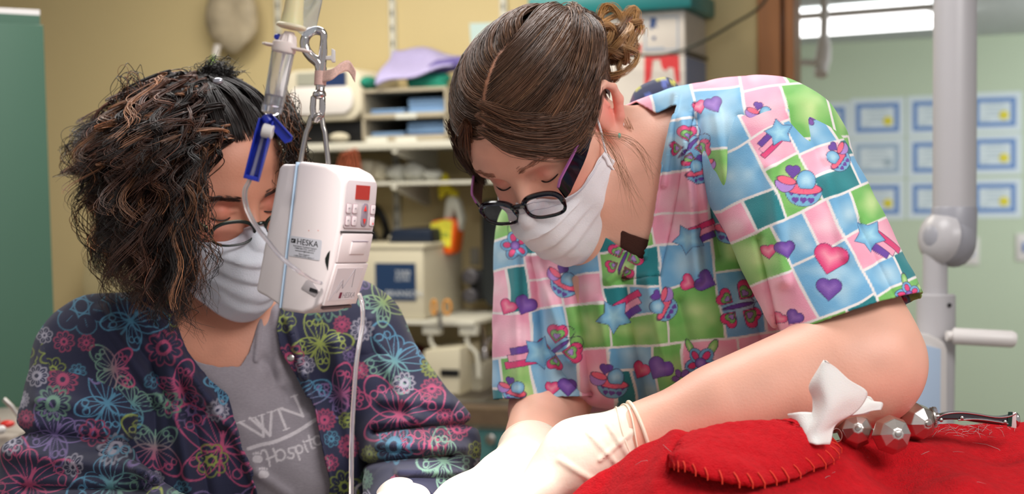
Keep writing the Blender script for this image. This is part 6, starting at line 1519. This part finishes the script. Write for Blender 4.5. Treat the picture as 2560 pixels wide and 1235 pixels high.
for k in range(8):
    a = k*.785; u = unit(np.cross(axc, [0,0,1.])); w2 = np.cross(axc, u); dr = math.cos(a)*u+math.sin(a)*w2
    mb.tube([ap(722,88)+dr*.0052, ap(717,112)+dr*.0070], .0010, 6)
mb.build('spike_hub', M_pwhite, drip)
MB().tube([ap(712,128), ap(700,180)], [.0014,.0004], 10).build('drip_tip', M_pwhite, drip)
MB().lathe(ap(729,62), axc, [(0,.0108),(.0008,.0118),(.0022,.0118),(.0030,.0100)], 40).build('port_flange', mat('ivory_plastic', (.90,.85,.74), .3, sss=.2), drip)
MB().lathe(ap(741,-30), unit(ap(729,62)-ap(741,-30)), [(0,.0066),(.018,.0078),(.029,.0092)], 36).build('bag_port', mat('yellowish_translucent', (.88,.84,.66), .3, sss=.3), drip)
MB().ball(ap(694,92), (.003,.003,.0025), 14).build('vent_plug', M_bluep, drip)
# bag film above
def film(U, V): return W(np.stack([ (690+ (800-690)*U + 10*np.sin(V*5) -1280)/F*1.13, 1.13+.006*np.sin(U*9+V*6), (617.5-(-60+ (95-60*np.abs(U-.75)*1.5+60)*V))/F*1.13 ], 1))
U, V = np.meshgrid(np.linspace(.25,1,24), np.linspace(0,1,24), indexing='ij')
bagt = thing('plastic_film_strip', 'crumpled clear plastic bag tail above the chrome hook', 'plastic bag', W(C(770,-20,1.13)))
mk('film', film(U.ravel(), V.ravel()), [(i*24+j,(i+1)*24+j,(i+1)*24+j+1,i*24+j+1) for i in range(23) for j in range(23)], mat('thin_film', (.86,.89,.92), .15, trans=.75, ior=1.1, bump=.6, bscale=120), bagt, solid=.0003)
# roller clamp
rc = thing('roller_clamp', 'cobalt blue roller clamp with white wheel on the drip tube', 'clamp', ap(628,452))
ra, rb = ap(668,300), ap(628,450); rx = unit(rb-ra); ry = unit(np.cross(rx, W([0,1,0])-CAM)); rz = np.cross(rx, ry); Lr = np.linalg.norm(rb-ra)
mb = MB(); t_ = .0012; wd_, dp_ = .0108, .011
for s in (-1, 1): mb.prism([(0,-.004),(Lr*.35,-.0045),(Lr,-.003),(Lr,.003),(Lr*.3,.0062),(0,.005)], ra+ry*(s*wd_/2)-ry*(t_/2), rx, rz, ry*t_)
mb.prism([(0,-.0038),(Lr,-.003),(Lr,-.0016),(0,-.0024)], ra-ry*wd_/2, rx, rz, ry*wd_)
mb.prism([(Lr*.93,-.003),(Lr,-.003),(Lr,.003),(Lr*.93,.003)], ra-ry*wd_/2, rx, rz, ry*wd_)
mb.build('clamp_body', M_bluep, rc, bevel=.0003)
wc = ap(671,329)-(W([0,1,0])-CAM)*.003; MB().lathe(wc-ry*.0042, ry, [(0,.0050),(.0006,.0056),(.0078,.0056),(.0084,.0050)], 28).build('roller', M_white, rc)
mb = MB(); fa, fb_ = ap(668,290), ap(722,350); fx = unit(fb_-fa); fy = unit(np.cross(fx, W([0,1,0])-CAM)); Lf = np.linalg.norm(fb_-fa)
mb.prism([(0,-.004),(Lf,-.0042),(Lf+.002,.001),(Lf,.004),(0,.0042)], fa, fx, fy, (W([0,1,0])-CAM)*.0018)
mb.prism([(0,.003),(Lf,.003),(Lf,.0042),(0,.0042)], fa-(W([0,1,0])-CAM)*.003, fx, fy, (W([0,1,0])-CAM)*.004)
mb.build('tube_holder_arm', M_bluep, rc, bevel=.0004)
MB().lathe(ap(662,288), unit(ap(676,310)-ap(662,288)), [(0,.003),(.001,.0042),(.006,.0042),(.0075,.002)], 18).build('hinge_cap', M_bluep, rc)
# tubes
M_tube = mat('clear_tubing', (.95,.93,.95), .1, trans=.85, ior=1.3, coat=.4)
slot = C(805,705,1.0); endp = W(C(803,708,D0-.012))
MB().tube(spline([W(C(672,292,Di)), W(C(655,350,Di)), W(C(632,430,Di)), W(C(622,455,Di)), W(C(612,480,Di)), W(C(617,520,Di)), W(C(640,565,Di-.002)), W(C(672,605,Di-.006)), W(C(705,645,Di-.012)), W(C(750,680,Di-.012)), W(C(785,702,D0-.024)), W(C(803,708,D0-.016))], 60), np.interp(np.linspace(0,1,60), [0,.3,.36,1], [.0014,.0019,.0021,.0016]), 12).build('upper_tubing', M_tube, drip)
tb = thing('outlet_tube', 'thin clear tube running down from the pump to the frame bottom', 'tube', W(C(878,1290,D0)))
MB().tube(spline([W(C(898,735,D0+.02)), W(C(906,765,D0+.015)), W(C(905,820,D0+.01)), W(C(892,900,D0)), W(C(884,1000,D0)), W(C(879,1110,D0)), W(C(878,1290,D0))], 40), .0019, 12).build('tubing', M_tube, tb)

# ================================================================ BLANKET AND WHAT LIES ON IT
topx_ = np.array([1300,1400,1440,1500,1560,1640,1700,1780,1880,1990,2100,2240,2340,2440,2560,2800,3000]); topy_ = np.array([1420,1285,1240,1175,1138,1112,1098,1090,1092,1092,1098,1100,1068,1064,1066,1080,1100])
def blank(U, V):   # U across px, V 0 back ridge .. 1 front
    px = 1300+1700*U; ty = sum(np.interp(px+o_, topx_, topy_) for o_ in (-60,-40,-20,0,20,40,60))/7
    ts = np.clip((px-1900)/480, 0, 1); D0_ = 1.175+.155*ts*ts*(3-2*ts); D = D0_-(D0_-.95)*V; py = ty+430*V
    D = np.where(V < 0, D0_-V*.35, D); py = np.where(V < 0, ty+ V*V*2500, py)
    X = np.stack([(px-1280)/F*D, D, (617.5-py)/F*D], 1)
    q = X.copy(); X[:,2] += (.006*vn(q, 14., 1)+.003*vn(q, 38., 2))*np.clip(V*6+.25, 0.1, 1)+.0006*vn(q, 210., 3)
    for (x0,y0,x1,y1,w,a) in ((1560,1120,1500,1235,26,-.006),(1690,1110,1640,1235,24,.006),(2080,1110,2260,1235,34,-.008),(2230,1130,2420,1235,30,.007),(2000,1110,2120,1180,26,.006),(2420,1100,2560,1200,40,-.006)):
        X[:,2] += a*np.exp(-(seg_d(px, py, x0, y0, x1, y1)/w)**2)
    return X
nu, nv = 520, 210; U, V = np.meshgrid(np.linspace(0,1,nu), np.linspace(-.35,1,nv), indexing='ij'); XB = blank(U.ravel(), V.ravel())
ii, jj = np.meshgrid(np.arange(nu-1), np.arange(nv-1), indexing='ij'); ii = ii.ravel(); jj = jj.ravel()
QB = np.stack([ii*nv+jj, ii*nv+jj+1, (ii+1)*nv+jj+1, (ii+1)*nv+jj], 1)
M_fleece = mat('red_fleece', (.75,.08,.12), 1., noise=.12, nscale=160, bump=.9, bscale=620, sheen=.04)
M_fleece.node_tree.nodes['Principled BSDF'].inputs['Specular IOR Level'].default_value = .1
bl = tag(mk('fleece_blanket', W(XB), QB, M_fleece, None, solid=.004), 'red fleece blanket heaped over the patient at lower right', 'blanket')
def onb(px, py, e=0.):   # point on the blanket under a photo pixel
    i = np.argmin((topx(XB)[0]-px)**2+(topx(XB)[1]-py)**2+1e9*(V.ravel() < 0)); return XB[i]+np.array([0,0,e])
# folded flap with blanket stitching
edge = [(1985,1086),(2040,1100),(2080,1125),(2090,1145),(2060,1172),(1990,1200),(1920,1222),(1850,1232),(1760,1230),(1700,1214),(1672,1190)]
ep = spline([(a, b) for a, b in edge], 140); inner = spline([(1980,1084),(1940,1078),(1880,1074),(1830,1070),(1790,1066),(1760,1072),(1725,1090),(1700,1115),(1685,1145),(1674,1168),(1668,1186)], 140)
nw = 26; Vf = []
for i in range(140):
    for j in range(nw):
        t_ = j/(nw-1); a, b = ep[i]*(1-t_)+inner[i]*t_; p = onb(a, b)
        lift = .010*math.sin(math.pi*min(1, max(0, t_))**.8)+.006+.010*math.exp(-((i-118)/18)**2)*(1-t_); Vf.append(p+np.array([0,-.010*(1-t_)-.004,lift*(1 if t_ < .98 else .3)]))
Vf = np.array(Vf); Vf[:,2] += .0018*vn(Vf, 40., 5)+.0005*vn(Vf, 220., 6)
Qf = np.array([(i*nw+j, (i+1)*nw+j, (i+1)*nw+j+1, i*nw+j+1) for i in range(139) for j in range(nw-1)])
flap = mk('folded_flap', W(Vf), Qf, M_fleece, bl, solid=.0035, solo=0)
M_st = mat('orange_red_thread', (.90,.25,.16), .7)
for i in range(3, 137, 6):
    a = Vf[i*nw]; b = Vf[i*nw+2]; MB().tube(W(np.array([a+[0,-.0022,-.002], a+[0,-.0026,.002], (a+b)/2+[0,-.0015,.0030], b+[0,-.001,.0022]])), .0006, 6).build('blanket_stitch', M_st, flap)
# pet hairs
rg = np.random.default_rng(8); Ps = []
for k in range(70):
    cx, cy = (rg.normal(2430,50), rg.normal(1085,8)) if k < 50 else (rg.uniform(1480,2540), rg.uniform(1110,1230))
    p = onb(cx, cy, .0035); d = rg.normal(0, 1, 3); d[2] = abs(d[2])*.15; d = unit(d)*rg.uniform(.004,.014)*(1 if k < 50 else 1.6); b = rg.normal(0,.002,3); b[2] = abs(b[2])
    Ps.append(W(np.array([p-d, p-d*.3+b, p+d*.4+b, p+d])))
tag(strands('pet_hair', np.array(Ps), np.full(len(Ps), .00016), np.full((len(Ps),3), .72), M_hair, bl), kind='stuff')
# steel faceted balls
def fball(px, py, D, R, ax, label):
    c = C(px, py, D); t = thing('steel_ball', label, 'ball', W(c-np.array([0,0,R])), 'faceted steel weights')
    ax = unit(ax); prof = [(-R*math.cos(a), R*math.sin(a)) for a in np.radians([16, 52, 90, 128, 164])]
    mb = MB(); mb.lathe(W(c), unit(W(ax)-CAM), [(p[0], p[1]/math.cos(math.pi/8)**.5) for p in prof], 8)
    o = mb.build('faceted_ball', mat('brushed_ball_steel', (.82,.79,.77), .33, metal=1, noise=.06, nscale=50, stretch=(1,1,10)), t, smooth=False, bevel=.0008)
    MB().lathe(W(c-ax*-R*.955), unit(W(ax)-CAM), [(0,R*.16),(.0015,R*.16),(.0018,R*.1)], 16).build('end_cap', M_steel, t)
    return t
fball(2137,1076,1.235,.0158,(-.05,-.95,.25),'faceted steel ball nearest the white gauze')
fball(2228,1087,1.215,.0168,(.1,-.9,.15),'faceted steel ball in the middle, lowest of three')
fball(2290,1055,1.27,.0172,(.35,-.8,-.0),'faceted steel ball nearest the hinged clamp')
t = thing('wire_ring', 'thin steel ring between gauze and first steel ball', 'ring', W(C(2094,1096,1.23)))
c_ = C(2092,1088,1.225); MB().tube([W(c_+np.array([.0045*math.cos(a), .002*math.sin(a), .0055*math.sin(a)])) for a in np.linspace(0, 2*math.pi, 20, endpoint=False)], .0007, 6, closed=True).build('ring', M_chrome, t)
# hinged clamp
Dk = 1.27; kl = thing('hinged_clamp', 'dark steel hinged clamp with knurled wheel lying on the blanket', 'clamp', W(C(2440,1066,Dk)))
M_dst = mat('dark_steel', (.34,.31,.33), .22, metal=.9)
def kp(px, py, dy=0.): return W(C(px, py, Dk+dy))
MB().lathe(kp(2328,1044), unit(kp(2345,1041)-kp(2328,1044)), [(0,.0075),(.0008,.0092),(.0022,.0092),(.003,.0072),(.005,.0030),(.007,.0028)], 30).build('knurled_wheel', M_steel, kl)
mb = MB()
for k in range(30):
    a = k*6.283/30; q = kp(2332,1043); mb.box(q+np.array([0,.0090*math.cos(a)-.0004,.0090*math.sin(a)-.0004]), [.0026,0,0], [0,.0008,0], [0,0,.0008])
tag(mb.build('knurling', M_steel, kl, smooth=False), kind='stuff')
ya = [(2342,1044),(2362,1034),(2400,1030),(2440,1034),(2490,1042),(2522,1040),(2540,1032)]; yb = [(2342,1056),(2362,1050),(2400,1050),(2440,1056),(2490,1062),(2522,1064),(2540,1068)]
pa = spline(ya, 24); pb = spline(yb, 24); poly = [(x-2342, 1044-y) for x, y in pa]+[(x-2342, 1044-y) for x, y in pb[::-1]]
sc = Dk/F; MB().prism([(x*sc, y*sc) for x, y in poly], kp(2342,1044,-.005), W([1,0,0])-CAM, W([0,0,1])-CAM, (W([0,1,0])-CAM)*.010).build('arm', M_dst, kl, bevel=.0012)
MB().tube([kp(x, y+1.0, -.006) for x, y in pa], [.0009]*24, 8).build('upper_edge', M_chrome, kl)
MB().tube([kp(x, y-2.0, -.006) for x, y in spline([(2395,1052),(2440,1050),(2490,1056),(2520,1062)], 12)], .0010, 8).build('lower_edge', M_chrome, kl)
for x, y in ((2404,1045),(2512,1055),(2352,1050)): MB().lathe(kp(x, y, -.0055), W([0,-1,0])-CAM, [(0,.0018),(.0014,.0018),(.002,.001)], 12).build('rivet', M_steel, kl)
MB().prism([(0,0),(.004,0),(.005,.013),(.001,.013)], kp(2518,1066,-.0062), W([1,0,0])-CAM, W([0,0,1])-CAM, (W([0,1,0])-CAM)*.0005).build('green_band', mat('dark_green_band', (.06,.20,.17), .4), kl, smooth=False)
MB().prism([(0,-.001),(.0052,-.002),(.0050,.012),(.002,.013)], kp(2527,1066,-.0062), W([1,0,0])-CAM, W([0,0,1])-CAM, (W([0,1,0])-CAM)*.006).build('white_pad', mat('pinkish_white', (.84,.76,.76), .4), kl, bevel=.0006)
MB().ball(kp(2541,1050,-.002), (.0032,.005,.0068), 18).build('end_knob', M_chrome, kl)
# gauze
gz = thing('gauze', 'crumpled white gauze square standing beside the steel balls', 'gauze', W(C(2040,1108,1.21)))
M_gz = mat('white_gauze', (.93,.92,.90), .9, noise=.02, bump=.4, bscale=1400, sss=.1)
def sheet(rows, m, name, nx=30, ny=30, par=gz, amp=.0012):
    R_ = np.array([[C(p[0], p[1], p[2]-.045) for p in r] for r in rows]); R1 = np.array([spline(r, nx) for r in R_]); G = np.array([spline(R1[:,i], ny) for i in range(nx)]).reshape(-1, 3)
    G = G+amp*np.stack([vn(G, 60., k) for k in range(3)], 1)
    return mk(name, W(G), [(i*ny+j,(i+1)*ny+j,(i+1)*ny+j+1,i*ny+j+1) for i in range(nx-1) for j in range(ny-1)], m, par, solid=.0012)
sheet([[(2058,900,1.215),(2060,901,1.212),(2064,904,1.21)],[(2022,965,1.215),(2060,950,1.205),(2120,945,1.215)],[(2030,1000,1.215),(2075,1000,1.20),(2168,985,1.225)],[(2026,1040,1.21),(2060,1048,1.197),(2138,1032,1.22)],[(1992,1062,1.215),(2040,1085,1.195),(2092,1062,1.21)],[(1996,1100,1.21),(2040,1110,1.19),(2076,1110,1.20)]], M_gz, 'gauze_sheet')
sheet([[(1972,1035,1.225),(2000,1030,1.215),(2030,1032,1.21)],[(1985,1070,1.222),(2010,1075,1.205),(2040,1080,1.2)],[(1990,1100,1.215),(2020,1104,1.2),(2050,1108,1.2)]], M_gz, 'gauze_fold', 16, 16)
sheet([[(2110,1020,1.225),(2160,1000,1.23),(2180,1008,1.24)],[(2100,1035,1.222),(2160,1018,1.225),(2206,1006,1.24)],[(2090,1048,1.22),(2150,1036,1.222),(2202,1024,1.235)]], M_gz, 'gauze_fold', 16, 16)
sheet([[(2120,1005,1.235),(2165,990,1.24),(2182,1000,1.245)],[(2110,1030,1.232),(2150,1015,1.236),(2176,1018,1.245)],[(2096,1046,1.23),(2140,1040,1.232),(2168,1036,1.24)]], M_gz, 'gauze_fold', 16, 16)
# surgery table under the blanket (outside the frame)
t = thing('surgery_table', 'steel surgery table under the red blanket', 'table', P(1900,2400,1.2))
zt2 = 1.14
MB().box([-.25,.80,zt2-.04], [1.0,0,0], [0,.40,0], [0,0,.04]).build('table_top', M_steel, t, bevel=.006)
MB().cyl([.25,1.0,zt2-.041], [.25,1.0,.06], .05).build('column', M_steel, t); MB().box([-.0,.82,.0], [.5,0,0], [0,.36,0], [0,0,.06]).build('base', M_steel, t, bevel=.01)
